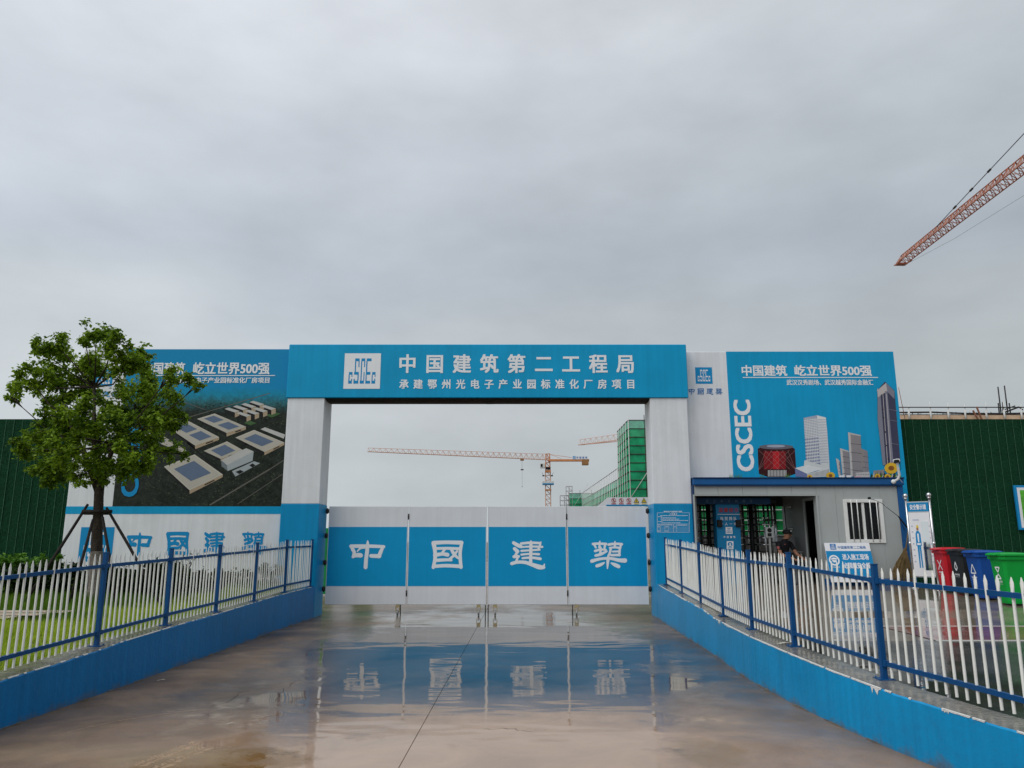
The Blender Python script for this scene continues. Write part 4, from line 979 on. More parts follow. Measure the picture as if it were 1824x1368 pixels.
for lab, x0, n in (('dark green artificial turf hoarding behind the tree, left of the factory billboard', bx0 - .02 - 26 * TW, 26), ('dark green artificial turf hoarding behind the coloured bins', rx1 + .03, 34)):
    t = thing('turf_hoarding', lab, 'hoarding', (x0 + n * TW / 2, 19.2, .68), 'artificial turf hoardings')
    tr_ = random.Random(n)
    for i in range(n): link('turf_panel', TM[i % 3], t, Vector((x0 + i * TW, 19.2 + tr_.uniform(-.004, .004), .68)) - W[t])
    for k in range(4): mb = MB(); mb.box((x0, 19.25, 1.0 + k), (x0 + n * TW, 19.29, 1.05 + k)); mb.build('back_rail', M['grey_metal'], t)
    mb = MB(); mb.box((x0, 19.195, .68 + HT), (x0 + n * TW, 19.24, .68 + HT + .02)); mb.build('top_trim', M['turf_back'], t)
# framed green print on the right hoarding
fb = thing('framed_board', 'blue and white framed board with a green print, hung on the turf hoarding', 'sign board', P(1830, 945, 19.05))
a, b = P(1812, 944, 19.08), P(1811, 864.5, 19.08); x0 = P(1811.5, 904, 19.08).x; x1 = x0 + 1.7
mb = MB(); mb.bbox((x0, 19.08, a.z), (x1, 19.15, b.z), .01); mb.build('frame', M['board_blue'], fb)
mb = MB(); mb.box((x0 + .055, 19.074, a.z + .055), (x1 - .055, 19.1, b.z - .055)); mb.build('mount', M['board_white'], fb)
mb = MB(); mb.box((x0 + .12, 19.069, a.z + .12), (x1 - .12, 19.1, b.z - .12)); mb.build('print', M['green_screen'], fb)

# ------------------------------------------------------------------ gatehouse
YH = 18.45
hx0, hx1, hz0, hz1 = xr1 + .035, P(1616, 950, YH).x, .74, P(1400, 864, YH).z
YHB = 20.9
gh = thing('gatehouse', 'grey prefab gatehouse with blue roof edge, open passage and barred window', 'gatehouse', ((hx0 + hx1) / 2, YH, hz0))
px0, px1 = P(1239.5, 960, YH).x, P(1456, 900, YH).x                    # passage
zo = P(1350, 881, YH).z
wx0, wx1, wz0_, wz1_ = P(1506.5, 928, YH).x, P(1572, 928, YH).x, P(1540, 965, YH).z, P(1540, 891, YH).z
TH = .07
# front wall as panels; a gap of 3 mm between them
def panel(a, b, m='house'): mb = MB(); mb.bbox(a, b, .004); return mb.build('wall_panel', M[m], gh)
npan = 5
for i in range(npan):
    xa = px0 + (px1 - px0) * i / npan; xb = px0 + (px1 - px0) * (i + 1) / npan - .004
    panel((xa, YH, zo), (xb, YH + TH, hz1))
xs = [px1, px1 + .42, wx0]
panel((px1, YH, hz0 + .16), (px1 + .45, YH + TH, hz1)); panel((px1 + .454, YH, hz0 + .16), (wx0, YH + TH, hz1))
panel((wx0 + .002, YH, hz0 + .16), (wx1, YH + TH, wz0_)); panel((wx0 + .002, YH, wz1_), (wx1, YH + TH, hz1)); panel((wx1 + .002, YH, hz0 + .16), (hx1 - .14, YH + TH, hz1))
# sides, partition with its doorway, back
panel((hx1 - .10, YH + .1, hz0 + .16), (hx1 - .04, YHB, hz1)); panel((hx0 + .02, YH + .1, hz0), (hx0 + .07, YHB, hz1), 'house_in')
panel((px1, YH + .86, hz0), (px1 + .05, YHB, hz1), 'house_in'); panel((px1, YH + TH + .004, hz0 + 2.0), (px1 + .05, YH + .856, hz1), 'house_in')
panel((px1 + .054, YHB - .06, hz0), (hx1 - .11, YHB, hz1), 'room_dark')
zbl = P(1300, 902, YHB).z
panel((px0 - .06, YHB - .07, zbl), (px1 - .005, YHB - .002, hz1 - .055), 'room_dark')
mb = MB(); mb.box((px1 + .06, YH + .09, hz0 + .012), (hx1 - .12, YHB - .07, hz0 + .03)); mb.build('room_floor', M['room_dark'], gh)
# roof and fascia
mb = MB(); mb.bbox((hx0 - .01, YH - .07, hz1), (hx1 + .02, YHB + .05, P(1400, 852.5, YH).z), .012); rf = mb.build('roof', M['house_blue'], gh)
zr = P(1400, 852.5, YH).z
mb = MB(); mb.box((hx0 - .02, YH - .09, zr), (hx1 + .03, YHB + .06, zr + .025)); mb.build('roof_edge', M['house_navy'], rf)
mb = MB(); mb.box((hx0 + .03, YH - .055, hz1 - .03), (hx1 - .02, YH - .001, hz1 - .002)); mb.build('drip_edge', M['house_navy'], rf)
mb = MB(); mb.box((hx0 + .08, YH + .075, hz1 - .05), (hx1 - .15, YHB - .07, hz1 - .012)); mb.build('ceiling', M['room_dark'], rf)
# corner posts, base beam, passage trim
for x0, x1, m in ((hx0, px0 - .03, 'house_navy'), (hx1 - .137, hx1, 'house_blue')):
    mb = MB(); mb.bbox((x0, YH - .02, hz0), (x1, YH + .12, hz1), .006); mb.build('corner_post', M[m], gh)
mb = MB(); mb.bbox((px1, YH - .015, hz0), (hx1 - .138, YH + .08, hz0 + .158), .006); mb.build('base_beam', M['house_blue'], gh)
mb = MB(); mb.box((px0 - .03, YH - .03, zo - .03), (px1 + .03, YH + .1, zo - .002)); mb.box((px0 - .028, YH - .028, hz0), (px0 + .012, YH + .09, zo - .031)); mb.box((px1 - .03, YH - .028, hz0), (px1 + .012, YH + .09, zo - .031)); mb.build('passage_trim', M['house'], gh)
mb = MB(); mb.box((px1 - .03, YH + .10, hz0), (px1 - .002, YH + .16, hz0 + 2.02)); mb.box((px1 - .03, YH + .80, hz0), (px1 - .002, YH + .858, hz0 + 2.02)); mb.box((px1 - .03, YH + .10, hz0 + 2.021), (px1 - .002, YH + .858, hz0 + 2.07)); mb.build('door_frame', M['house'], gh)
# barred window
mb = MB(); fw = .055
mb.bbox((wx0 - .03, YH - .03, wz0_ - .03), (wx1 + .03, YH + .05, wz0_ + fw), .005); mb.bbox((wx0 - .03, YH - .03, wz1_ - fw), (wx1 + .03, YH + .05, wz1_ + .02), .005)
mb.bbox((wx0 - .03, YH - .03, wz0_ + fw), (wx0 + fw, YH + .05, wz1_ - fw), .005); mb.bbox((wx1 - fw, YH - .03, wz0_ + fw), (wx1 + .03, YH + .05, wz1_ - fw), .005)
wd = mb.build('window', M['house_white'], gh)
mb = MB(); mb.box((wx0 + .01, YH + .03, wz0_ + .02), (wx1 - .01, YH + .036, wz1_ - .02)); mb.build('pane', M['glass'], wd)
mb = MB(); xc = (wx0 + wx1) / 2; mb.box((xc - .03, YH - .004, wz0_ + fw), (xc + .03, YH + .028, wz1_ - fw)); mb.build('mullion', M['house_white'], wd)
for f_ in (.17, .33, .68, .86):
    x = wx0 + (wx1 - wx0) * f_; mb = MB(); mb.tube((x, YH - .034, wz0_), (x, YH - .034, wz1_), .011, n=8); mb.build('bar', M['house_white'], wd)
# dark header sign in the passage
hs = thing('header_sign', 'dark blue overhead sign board across the passage, above the turnstiles', 'sign', P(1300, 897, 19.0))
a, b = P(1240, 898, 19.0), P(1372, 887, 19.0)
mb = MB(); mb.bbox((a.x, 19.0, a.z), (b.x, 19.06, b.z), .004); mb.build('board', mat('header_navy', (.008, .05, .13), .5, var=.1), hs)
fm = mat('faded_lettering', (.10, .16, .24), .6)
for k, ch in enumerate('员工实名制通道'): mb = MB(); tpx(mb, ch, 1257 + k * 13.0, 1262.2 + k * 13.0, 890, 895, 18.995, 0, .02); mb.build('letter', fm, hs)

# ------------------------------------------------------------------ in the passage: turnstiles, control column, guard
def turnstile(cx, cy, label, cage):
    t = thing('turnstile', label, 'turnstile', (cx, cy, hz0), 'full height turnstiles')
    mb = MB(); mb.tube((cx, cy, hz0), (cx, cy, hz0 + 1.95), .055, n=12); col = mb.build('rotor', M['black'], t)
    for ang in (200, 320, 80):
        for k in range(10):
            z = hz0 + .28 + k * .165; d = Vector((math.cos(R(ang)), math.sin(R(ang)), 0)); p = Vector((cx, cy, z))
            mb = MB(); mb.tube(p + d * .04, p + d * .50, .019, n=8); mb.build('arm', M['steel'] if k % 3 else M['iron'], t)
    mb = MB(); mb.bbox((cx - .55, cy - .55, hz0 + 1.95), (cx + .5, cy + .5, hz0 + 2.05), .01); mb.build('top_plate', M['black'], t)
    for s_ in (-1, 1):
        mb = MB(); mb.bbox((cx + s_ * .17 - .03, cy + .1, hz0), (cx + s_ * .17 + .03, cy + .42, hz0 + 1.94), .008); mb.build('side_plate', M['black'], t)
    for k in range(cage[2]):
        g = R(cage[0] + (cage[1] - cage[0]) * k / max(1, cage[2] - 1)); mb = MB()
        mb.tube((cx + .6 * math.cos(g), cy + .6 * math.sin(g), hz0), (cx + .6 * math.cos(g), cy + .6 * math.sin(g), hz0 + 1.98), .016, n=8); mb.build('cage_bar', M['steel'], t)
    for z in (.05, 1.0, 1.55):
        mb = MB(); pts = [(cx + .6 * math.cos(R(cage[0] + (cage[1] - cage[0]) * k / 12)), cy + .6 * math.sin(R(cage[0] + (cage[1] - cage[0]) * k / 12)), hz0 + z) for k in range(13)]
        mb.path(pts, .014, 6); mb.build('cage_ring', M['black'], t)
    return t
tx1 = P(1262, 930, 19.7).x; tx2 = P(1338, 930, 19.75).x
turnstile(tx1, 19.7, 'black full height turnstile between the portal pillar and the blue control column', (60, 190, 6))
turnstile(tx2, 19.75, 'full height turnstile with a cage of steel bars, beside the seated guard', (-75, 80, 13))
cc = thing('control_column', 'blue control column with red and white lettering between the turnstiles', 'access terminal', (P(1298, 1000, 19.1).x, 19.1, hz0))
YC = 19.1; ca, cb = P(1277, 950, YC).x, P(1319.5, 950, YC).x; czt = P(1300, 897.5, YC).z
mb = MB(); mb.bbox((ca, YC, hz0), (cb, YC + .3, czt), .01); mb.build('body', mat('column_blue', (.008, .20, .42), .35, var=.05), cc)
for px in (1282, 1315.5):
    a, b = P(px - 4, 939, YC - .05), P(px + 4, 926, YC - .05); mb = MB(); mb.bbox((a.x, YC - .07, a.z), (b.x, YC - .001, b.z), .01); mb.build('face_reader', M['black'], cc)
mb = MB(); YD = YC - .003
tpx(mb, '温馨提示', 1280, 1315.5, 904.5, 912.5, YD, 0, .02, True); mb.build('lettering', M['led_red'], cc)
mb = MB(); rpx(mb, 1278, 915.6, 1318, 916.6, YD); mb.build('rule', M['letter_white'], cc)
for w_, xa, xb, ya, yb in (('自觉排队', 1282.5, 1312.5, 920.5, 926.8), ('一人一闸', 1283, 1312.5, 930.5, 935.8), ('中国建筑', 1288.5, 1310, 954.5, 958.5)): mb = MB(); tpx(mb, w_, xa, xb, ya, yb, YD, 0, .02, True); mb.build('lettering', M['letter_white'], cc)
mb = MB(); logopx(mb, 1293, 951, 12, YD, 0, 1); mb.build('emblem', [M['letter_white'], M['letter_navy']], cc)
mb = MB(); rpx(mb, 1294.5, 964, 1306.5, 978, YD, 0)
c0 = P(1300.5, 969.7, YD - .002); r0 = .058
mb.poly([(c0.x + r0 * math.cos(2 * math.pi * k / 24), c0.y, c0.z + r0 * math.sin(2 * math.pi * k / 24)) for k in range(24)], 1)
for (ox, oz, r1, r2) in ((0, .014, .018, .02), (0, -.022, .032, .016)): mb.poly([(c0.x + ox + r1 * math.cos(2 * math.pi * k / 16), c0.y - .002, c0.z + oz + r2 * math.sin(2 * math.pi * k / 16)) for k in range(16)], 0)
rpx(mb, 1296.5, 975.2, 1304.5, 976.4, YD - .002, 1)
mb.build('helmet_sign', [M['letter_white'], M['board_blue']], cc)
# green sheeted fence behind the passage
gf = thing('site_fence', 'bright green sheet fence on a dark base, seen through the gatehouse passage', 'fence', (7.5, 24, 0))
mb = MB(); mb.box((4.5, 24, .75), (14, 24.12, 1.95)); mb.build('base_wall', M['room_dark'], gf)
for k in range(12):
    x = 4.55 + k * .78; mb = MB(); mb.bbox((x, 24.0, 1.955), (x + .76, 24.05, 2.98), .01)
    for j in range(1, 4): mb.box((x + j * .19, 23.985, 1.96), (x + j * .19 + .03, 24.0, 2.97))
    mb.build('sheet', M['green_sheet'], gf)
for z in (2.08, 2.4, 2.72, 2.95): mb = MB(); mb.tube((4.5, 23.93, z), (14, 23.93, z), .016, n=8); mb.build('rail', M['pale_metal'], gf)
for x in (5.35, 6.75, 8.1): mb = MB(); mb.box((x, 23.9, .76), (x + .07, 23.975, 3.05)); mb.build('post', M['pale_metal'], gf)
# fan box on the turnstile cage
fx = thing('fan_box', 'small white box with a round fan grille behind the guard', 'fan unit', P(1370.5, 957, 19.03))
FY = 19.03; a, b = P(1365, 957.5, FY), P(1377, 939, FY)
mb = MB(); mb.bbox((a.x, FY, a.z), (b.x, FY + .10, b.z), .01); mb.build('case', M['house'], fx)
mb = MB(); c0 = P(1370.8, 944.5, FY - .005); mb.poly([(c0.x + .055 * math.cos(2 * math.pi * k / 20), FY - .004, c0.z + .055 * math.sin(2 * math.pi * k / 20)) for k in range(20)]); mb.build('fan_grille', M['black'], fx)
mb = MB(); rpx(mb, 1367.3, 949.5, 1374.5, 955.5, FY - .004); mb.build('louvre', M['black'], fx)
mb = MB(); mb.box(((a.x + b.x) / 2 - .02, FY + .03, hz0), ((a.x + b.x) / 2 + .02, FY + .07, a.z)); mb.build('leg', M['grey_metal'], fx)
# glazed speed-gate wing by the partition
sg = thing('glass_screen', 'clear glass screen in a steel frame by the passage partition', 'screen', P(1415, 1000, 20.2))
a, b = P(1403, 985, 20.2), P(1427, 903, 20.2)
mb = MB()
for x in (a.x, (a.x + b.x) / 2, b.x): mb.tube((x, 20.2, hz0), (x, 20.2, b.z), .016, n=8)
for z in (b.z, (hz0 + b.z) / 2 + .4): mb.tube((a.x, 20.2, z), (b.x, 20.2, z), .014, n=8)
mb.build('frame', M['steel'], sg)
gm = bpy.data.materials.new('clear_glass'); gm.use_nodes = True; g_ = gm.node_tree.nodes['Principled BSDF']; g_.inputs['Transmission Weight'].default_value = 1; g_.inputs['Roughness'].default_value = .05; g_.inputs['Base Color'].default_value = (.8, .86, .85, 1); g_.inputs['IOR'].default_value = 1.1
mb = MB(); mb.box((a.x + .02, 20.195, hz0 + .3), (b.x - .02, 20.203, b.z - .03)); mb.build('pane', gm, sg)
# grey desk, stool, guard
GX, GY = P(1388, 965, 19.45).x, 19.45
dk = thing('desk', 'grey metal desk beside the seated guard', 'desk', (GX + .45, 19.75, hz0))
mb = MB(); mb.bbox((GX + .08, 19.55, hz0 + .74), (GX + .62, 20.1, hz0 + .78), .006); mb.build('desk_top', M['grey_metal'], dk)
mb = MB(); mb.box((GX + .10, 20.04, hz0 + .1), (GX + .60, 20.08, hz0 + 1.12)); mb.build('modesty_panel', M['grey_metal'], dk)
for x in (GX + .1, GX + .56):
    for y in (19.58, 20.03): mb = MB(); mb.box((x, y, hz0), (x + .04, y + .04, hz0 + .739)); mb.build('leg', M['pale_metal'], dk)
st = thing('stool', 'dark round stool under the seated guard', 'stool', (GX, GY + .05, hz0))
mb = MB(); mb.tube((GX, GY + .05, hz0 + .40), (GX, GY + .05, hz0 + .445), .17, n=20); mb.build('seat', M['black'], st)
for k in range(4): g = R(45 + 90 * k); mb = MB(); mb.tube((GX + .12 * math.cos(g), GY + .05 + .12 * math.sin(g), hz0 + .40), (GX + .18 * math.cos(g), GY + .05 + .18 * math.sin(g), hz0), .013, n=8); mb.build('leg', M['iron'], st)

def guard():
    t = thing('person', 'seated guard in black cap and short sleeved black uniform, head turned and bowed', 'person', (GX, GY, hz0))
    J = {'pel': (0, .04, .50, .135, .105), 'sp': (0, .02, .66, .13, .10), 'ch': (.0, -.02, .86, .155, .105), 'nk0': (.01, -.05, .985, .075, .065), 'nk': (.015, -.075, 1.03, .055, .055), 'jaw': (.035, -.115, 1.075, .062, .066), 'hd': (.04, -.125, 1.13, .078, .09), 'ht': (.035, -.115, 1.20, .07, .08)}
    E = [('pel', 'sp'), ('sp', 'ch'), ('ch', 'nk0'), ('nk0', 'nk'), ('nk', 'jaw'), ('jaw', 'hd'), ('hd', 'ht')]
    for s, n_ in ((-1, 'l'), (1, 'r')):
        J.update({'sh' + n_: (.17 * s, -.03, .955, .062, .062), 'el' + n_: (.225 * s + .02, -.14, .70, .043, .043), 'wr' + n_: (.15 * s + .06, -.37, .61, .03, .027), 'hn' + n_: (.13 * s + .06, -.43, .595, .038, .02),
                  'hp' + n_: (.10 * s, -.02, .48, .088, .085), 'kn' + n_: (.15 * s, -.42, .49, .06, .06), 'an' + n_: (.15 * s, -.38, .10, .042, .042), 'to' + n_: (.16 * s, -.54, .04, .04, .03)})
        E += [('ch', 'sh' + n_), ('sh' + n_, 'el' + n_), ('el' + n_, 'wr' + n_), ('wr' + n_, 'hn' + n_), ('pel', 'hp' + n_), ('hp' + n_, 'kn' + n_), ('kn' + n_, 'an' + n_), ('an' + n_, 'to' + n_)]
    ks = list(J); me = bpy.data.meshes.new('sk')
    me.from_pydata([J[k][:3] for k in ks], [(ks.index(a), ks.index(b)) for a, b in E], [])
    o = bpy.data.objects.new('sk', me); COL.objects.link(o)
    md = o.modifiers.new('s', 'SKIN'); md.use_smooth_shade = True
    for i, k in enumerate(ks): me.skin_vertices[0].data[i].radius = J[k][3:]; me.skin_vertices[0].data[i].use_root = (k == 'pel')
    o.modifiers.new('u', 'SUBSURF').levels = 2
    dg = bpy.context.evaluated_depsgraph_get(); dg.update()
    bm_ = bpy.data.meshes.new_from_object(o.evaluated_get(dg)); bpy.data.objects.remove(o)
    mb = MB(); mb.add([v.co[:] for v in bm_.vertices], [list(p.vertices) for p in bm_.polygons], 0, True)
    for i, f in enumerate(mb.f):                                      # skin below the short sleeves, at the hands and above the collar
        c = sum((Vector(mb.v[k]) for k in f), Vector()) / len(f)
        arm = (c.y < -.10 and .55 < c.z < .80 and abs(c.x - .03) > .08 and not (c.z < .57)) and c.z > .575
        mb.m[i] = 1 if (c.z > 1.035 or arm) else 0
    for s in (-1, 1):                                                 # five fingers a hand, curled over the knee
        hx, hy, hz = .13 * s + .06, -.44, .595
        for k, (ox, L) in enumerate(((-.028, .055), (-.010, .068), (.008, .064), (.025, .05))): mb.path([(hx + ox, hy + .01, hz), (hx + ox * 1.1, hy - L * .6, hz - .006), (hx + ox * 1.1, hy - L * .9, hz - .035)], [.0095, .0085, .007], 6, 1)
        mb.path([(hx - s * .030, hy + .04, hz), (hx - s * .055, hy + .005, hz - .006), (hx - s * .052, hy - .03, hz - .02)], [.011, .0095, .0075], 6, 1)
    mb.ball((.055, -.218, 1.115), .015, 8, 6, 1, (.8, 1, 1.4))        # nose, ears, eyes, mouth
    for s in (-1, 1): mb.ball((.04 + s * .08, -.115, 1.118), .02, 8, 6, 1, (.4, .8, 1.3)); mb.ball((.052 + s * .03, -.203, 1.14), .008, 6, 5, 2)
    mb.ball((.052, -.20, 1.075), .02, 8, 5, 2, (1, .35, .2))
    rot = Matrix.Rotation(R(22), 4, 'Z')
    tr = lambda v: tuple(rot @ (Vector(v) * 1.1) + Vector((GX, GY - .25, hz0 - .06)))
    mb.v = [tr(v) for v in mb.v]
    mb.build('body', [M['cloth'], M['skin'], M['cap']], t)
    mb = MB(); mb.ball((.037, -.115, 1.185), .098, 14, 8, 0, (1, 1.08, .62)); mb.ball((.037, -.115, 1.165), .095, 14, 6, 0, (1, 1.08, .3))
    vv = []
    for k in range(9):
        g = R(-160 + 140 * k / 8); vv += [(.037 + .09 * math.cos(g), -.115 + .1 * math.sin(g), 1.168), (.04 + .085 * math.cos(g), -.115 + .1 * math.sin(g) - .075 * math.sin(math.pi * k / 8), 1.148)]
    mb.add(vv, [(2 * k, 2 * k + 1, 2 * k + 3, 2 * k + 2) for k in range(8)]); mb.v = [tr(v) for v in mb.v]
    mb.build('cap', M['cap'], t)
    mb = MB(); mb.ball((.06, -.22, 1.205), .014, 8, 5); mb.v = [tr(v) for v in mb.v]; mb.build('cap_badge', M['pale_metal'], t)
    mb = MB(); mb.add([(-.255, -.10, .82), (-.235, -.155, .82), (-.24, -.15, .875), (-.26, -.095, .875)], [(0, 1, 2, 3)]); mb.add([(-.10, -.150, .91), (-.06, -.155, .91), (-.06, -.155, .922), (-.10, -.150, .922)], [(0, 1, 2, 3)]); mb.v = [tr(v) for v in mb.v]
    mb.build('patch', M['patch'], t)
guard()

# ------------------------------------------------------------------ against the gatehouse: safety board, broom, mirror stand, camera, boom
sb_ = thing('safety_board', 'blue and white board 进入施工现场 leaning on the gatehouse under its window', 'sign board', (P(1512, 1030, 18.3).x, 18.3, hz0))
def tilt(px, py): return P(px, py, 18.36 - (py - 967) / 70 * .22)       # the board leans back against the wall
o = P(1475, 1037, 18.12); w_ = P(1556, 1037, 18.12).x - o.x
top = P(1468, 967, 18.36); ey = Vector((o.x, top.y, top.z)) - o; hgt = ey.length; ey.normalize(); ex = Vector((1, 0, 0)); nn = ex.cross(ey)
o = Vector((P(1468, 967, 18.36).x, o.y, o.z)); w_ = P(1548, 967, 18.36).x - o.x
def bq(a, b, d=0.0): return o + ex * (a * w_) + ey * (b * hgt) + nn * d
mb = MB(); vv = [bq(a, b, d) for d in (0, -.025) for a, b in ((0, 0), (1, 0), (1, 1), (0, 1))]
mb.add(vv, [(0, 1, 2, 3), (7, 6, 5, 4), (0, 4, 5, 1), (1, 5, 6, 2), (2, 6, 7, 3), (3, 7, 4, 0)]); mb.build('board', M['board_white'], sb_)
mb = MB(); mb.poly([bq(0, .14, .002), bq(1, .14, .002), bq(1, .79, .002), bq(0, .79, .002)]); mb.build('blue_field', M['board_blue'], sb_)
mb = MB()
text_fit(mb, '中国建筑第二工程局', bq(.28, .845, .003), ex, ey, .62 * w_, .075 * hgt, 1, .015); mb.build('lettering', [M['letter_white'], M['letter_navy']], sb_); mb = MB()
text_fit(mb, '进入施工现场', bq(.34, .56, .004), ex, ey, .58 * w_, .155 * hgt, 0, .03)
text_fit(mb, '必须戴安全帽', bq(.34, .34, .004), ex, ey, .58 * w_, .155 * hgt, 0, .03)
mb.build('lettering', M['letter_white'], sb_); mb = MB()
ring = [(.15 + r_ * math.cos(2 * math.pi * k / 28) * hgt / w_ * 1.0, .55 + r_ * math.sin(2 * math.pi * k / 28)) for r_ in (.135, .098) for k in range(28)]
mb.add([bq(a, b, .004) for a, b in ring], [(k, (k + 1) % 28, 28 + (k + 1) % 28, 28 + k) for k in range(28)], 0)
mb.poly([bq(.15 + .068 * math.cos(math.pi * k / 12), .57 + .05 * math.sin(math.pi * k / 12), .005) for k in range(13)], 0)
mb.poly([bq(.15 + .05 * math.cos(-math.pi * k / 10), .555 + .06 * math.sin(-math.pi * k / 10), .005) for k in range(11)][::-1], 0)
text_fit(mb, '必须戴安全帽', bq(.07, .36, .004), ex, ey, .17 * w_, .035 * hgt, 0, .01)
mb.build('helmet_symbol', M['letter_white'], sb_)
mb = MB(); logo(mb, bq(.115, .825, .003), .15 * hgt, 0, 1, 0, ex, ey, nn); mb.build('emblem', [M['letter_navy'], M['letter_white']], sb_)

bm_ = thing('broom', 'straw broom standing head down against the gatehouse corner', 'broom', (P(1607, 1040, 18.15).x, 18.15, hz0))
mb = MB(); h0, h1 = P(1619, 922, 18.32), P(1613, 985, 18.2); mb.path([h0, (h0 + h1) / 2 + Vector((.01, 0, 0)), h1], [.012, .014, .02], 8); mb.build('handle', mat('bamboo', (.20, .15, .09), .6, var=.2), bm_)
mb = MB(); br_ = random.Random(4)
for _ in range(420):
    e = P(br_.uniform(1584, 1627), br_.uniform(1022, 1044), 18.15 + br_.uniform(-.12, .12)); e.z = max(e.z, hz0 + .01); s0 = h1 + Vector((br_.uniform(-.025, .025), br_.uniform(-.025, .025), br_.uniform(-.05, .12)))
    m_ = (s0 + e) / 2 + Vector((br_.uniform(-.03, .03), br_.uniform(-.03, .03), .03)); mb.path([s0, m_, e], [.005, .0045, .002], 3, caps=False)
o_ = mb.build('bristles', M['straw'], bm_); o_['kind'] = 'stuff'
mb = MB(); mb.tube(h1 + Vector((.002, 0, -.02)), h1 + Vector((0, 0, .03)), .04, n=10); mb.build('binding', M['plank'], bm_)

ms = thing('mirror_stand', 'stainless steel dress code mirror stand with ball topped posts and blue header', 'mirror stand', (9.2, 17.5, .70))
pl, pr = Vector((P(1614, 900, 17.6).x, 17.6, 0)), Vector((P(1656, 900, 17.25).x, 17.25, 0)); dd = (pr - pl).normalized(); zt = 2.78
ggz = yz(17.4) + .0
for p in (pl, pr):
    mb = MB(); mb.tube((p.x, p.y, ggz + .01), (p.x, p.y, zt - .06), .026, n=12); mb.tube((p.x, p.y, ggz), (p.x, p.y, ggz + .02), .09, n=16); mb.tube((p.x, p.y, ggz + .95), (p.x, p.y, ggz + 1.02), .033, n=12); mb.ball((p.x, p.y, zt), .055, 14, 9); mb.tube((p.x, p.y, zt - .075), (p.x, p.y, zt - .045), .04, n=12)
    mb.build('post', M['steel'], ms)
nrm = Vector((dd.y, -dd.x, 0)); wS = (pr - pl).length
def sq(a, z, d=0.0): p = pl + dd * (a * wS) + nrm * d; return Vector((p.x, p.y, z))
def sbox(mb, a0, a1, z0, z1, d0, d1, mi=0):
    vv = [sq(a, z, d) for d in (d1, d0) for a, z in ((a0, z0), (a1, z0), (a1, z1), (a0, z1))]
    mb.add(vv, [(0, 1, 2, 3), (7, 6, 5, 4), (0, 4, 5, 1), (1, 5, 6, 2), (2, 6, 7, 3), (3, 7, 4, 0)], mi)
mb = MB(); sbox(mb, .06, .94, 2.42, 2.62, -.01, .015); mb.build('header', M['board_blue'], ms)
mb = MB(); text_fit(mb, '安全警示镜', sq(.16, 2.46, .018), dd, (0, 0, 1), wS * .68, .12, 0, .03); mb.build('lettering', M['letter_white'], ms)
mb = MB(); sbox(mb, .06, .94, 1.0, 2.40, -.01, .012); pnl = mb.build('panel', M['board_white'], ms)
mb = MB(); sbox(mb, .56, .86, 1.13, 2.2, .012, .016); mb.build('mirror', M['mirror'], pnl)
mb = MB(); rr = random.Random(2)
def sp_(pts, mi, d=.015): mb.poly([sq(a, z, d) for a, z in pts], mi)
sp_([(.30, 1.72), (.47, 1.72), (.47, 1.95), (.42, 1.99), (.34, 1.99), (.30, 1.95)], 0); sp_([(.27, 1.66), (.305, 1.66), (.315, 1.95), (.28, 1.93)], 0, .0155); sp_([(.465, 1.66), (.50, 1.66), (.49, 1.93), (.46, 1.95)], 0, .0155)
sp_([(.31, 1.68), (.46, 1.68), (.46, 1.72), (.31, 1.72)], 1); sp_([(.32, 1.18), (.37, 1.18), (.39, 1.68), (.31, 1.68)], 0); sp_([(.42, 1.18), (.47, 1.18), (.46, 1.68), (.392, 1.68)], 0, .0153)
sp_([(.345, 2.0), (.425, 2.0), (.43, 2.08), (.34, 2.08)], 2); sp_([(.335, 2.06), (.44, 2.06), (.42, 2.12), (.36, 2.12)], 3, .0156); sp_([(.36, 1.74), (.41, 1.74), (.42, 1.93), (.35, 1.93)], 1, .0158)
mb.build('worker_picture', [M['board_blue'], M['letter_white'], M['skin'], M['yellow']], pnl); mb = MB()
for i in range(7): z = 2.08 - i * .13; sp_([(.13, z), (.20, z), (.20, z + .03), (.13, z + .03)], 4); sp_([(.88, z), (.92, z), (.92, z + .03), (.88, z + .03)], 4)
sp_([(.22, 2.22), (.48, 2.22), (.48, 2.245), (.22, 2.245)], 4)
_pc = flat('print_caption', (.45, .50, .60)); mb.build('caption_print', [_pc] * 5, pnl)
mb = MB(); sbox(mb, .02, .98, .975, 1.0, -.015, .015); sbox(mb, .02, .98, 2.4, 2.42, -.015, .015); sbox(mb, .02, .98, 2.62, 2.645, -.015, .015); mb.build('cross_bar', M['steel'], ms)

cv = thing('security_camera', 'small black and white security camera on a curved white arm at the roof corner', 'security camera', P(1592, 858, 18.3))
mb = MB(); k0 = P(1591.5, 858, 18.33); mb.ball(k0, .055, 12, 8); mb.path([k0, P(1600, 853, 18.28), P(1602, 846, 18.25), P(1600, 835, 18.22), P(1598, 825, 18.2)], [.028, .03, .03, .028, .026], 10); mb.build('arm', M['house_white'], cv)
mb = MB(); k1 = P(1595, 820.5, 18.17); mb.bbox(k1 - Vector((.03, .11, .035)), k1 + Vector((.06, .08, .035)), .012); mb.build('housing', M['house_white'], cv)
mb = MB(); mb.bbox(k1 - Vector((.055, .15, .055)), k1 + Vector((.02, -.02, .012)), .012); mb.build('lens_hood', M['black'], cv)
mb = MB(); mb.path([k1 + Vector((.06, 0, .01)), P(1603, 826, 18.2), P(1605, 834, 18.22), P(1602, 840, 18.24)], .006, 5); mb.build('cable', M['black'], cv)
mb = MB(); mb.path([P(1602, 852, 18.3), P(1606, 858, 18.3), P(1609, 860, 18.35)], .006, 5); mb.build('cable', M['house_white'], cv)
bo = thing('boom_arm', 'thin black boom arm with a small black head reaching across the barred window', 'boom arm', P(1612, 945, 18.3))
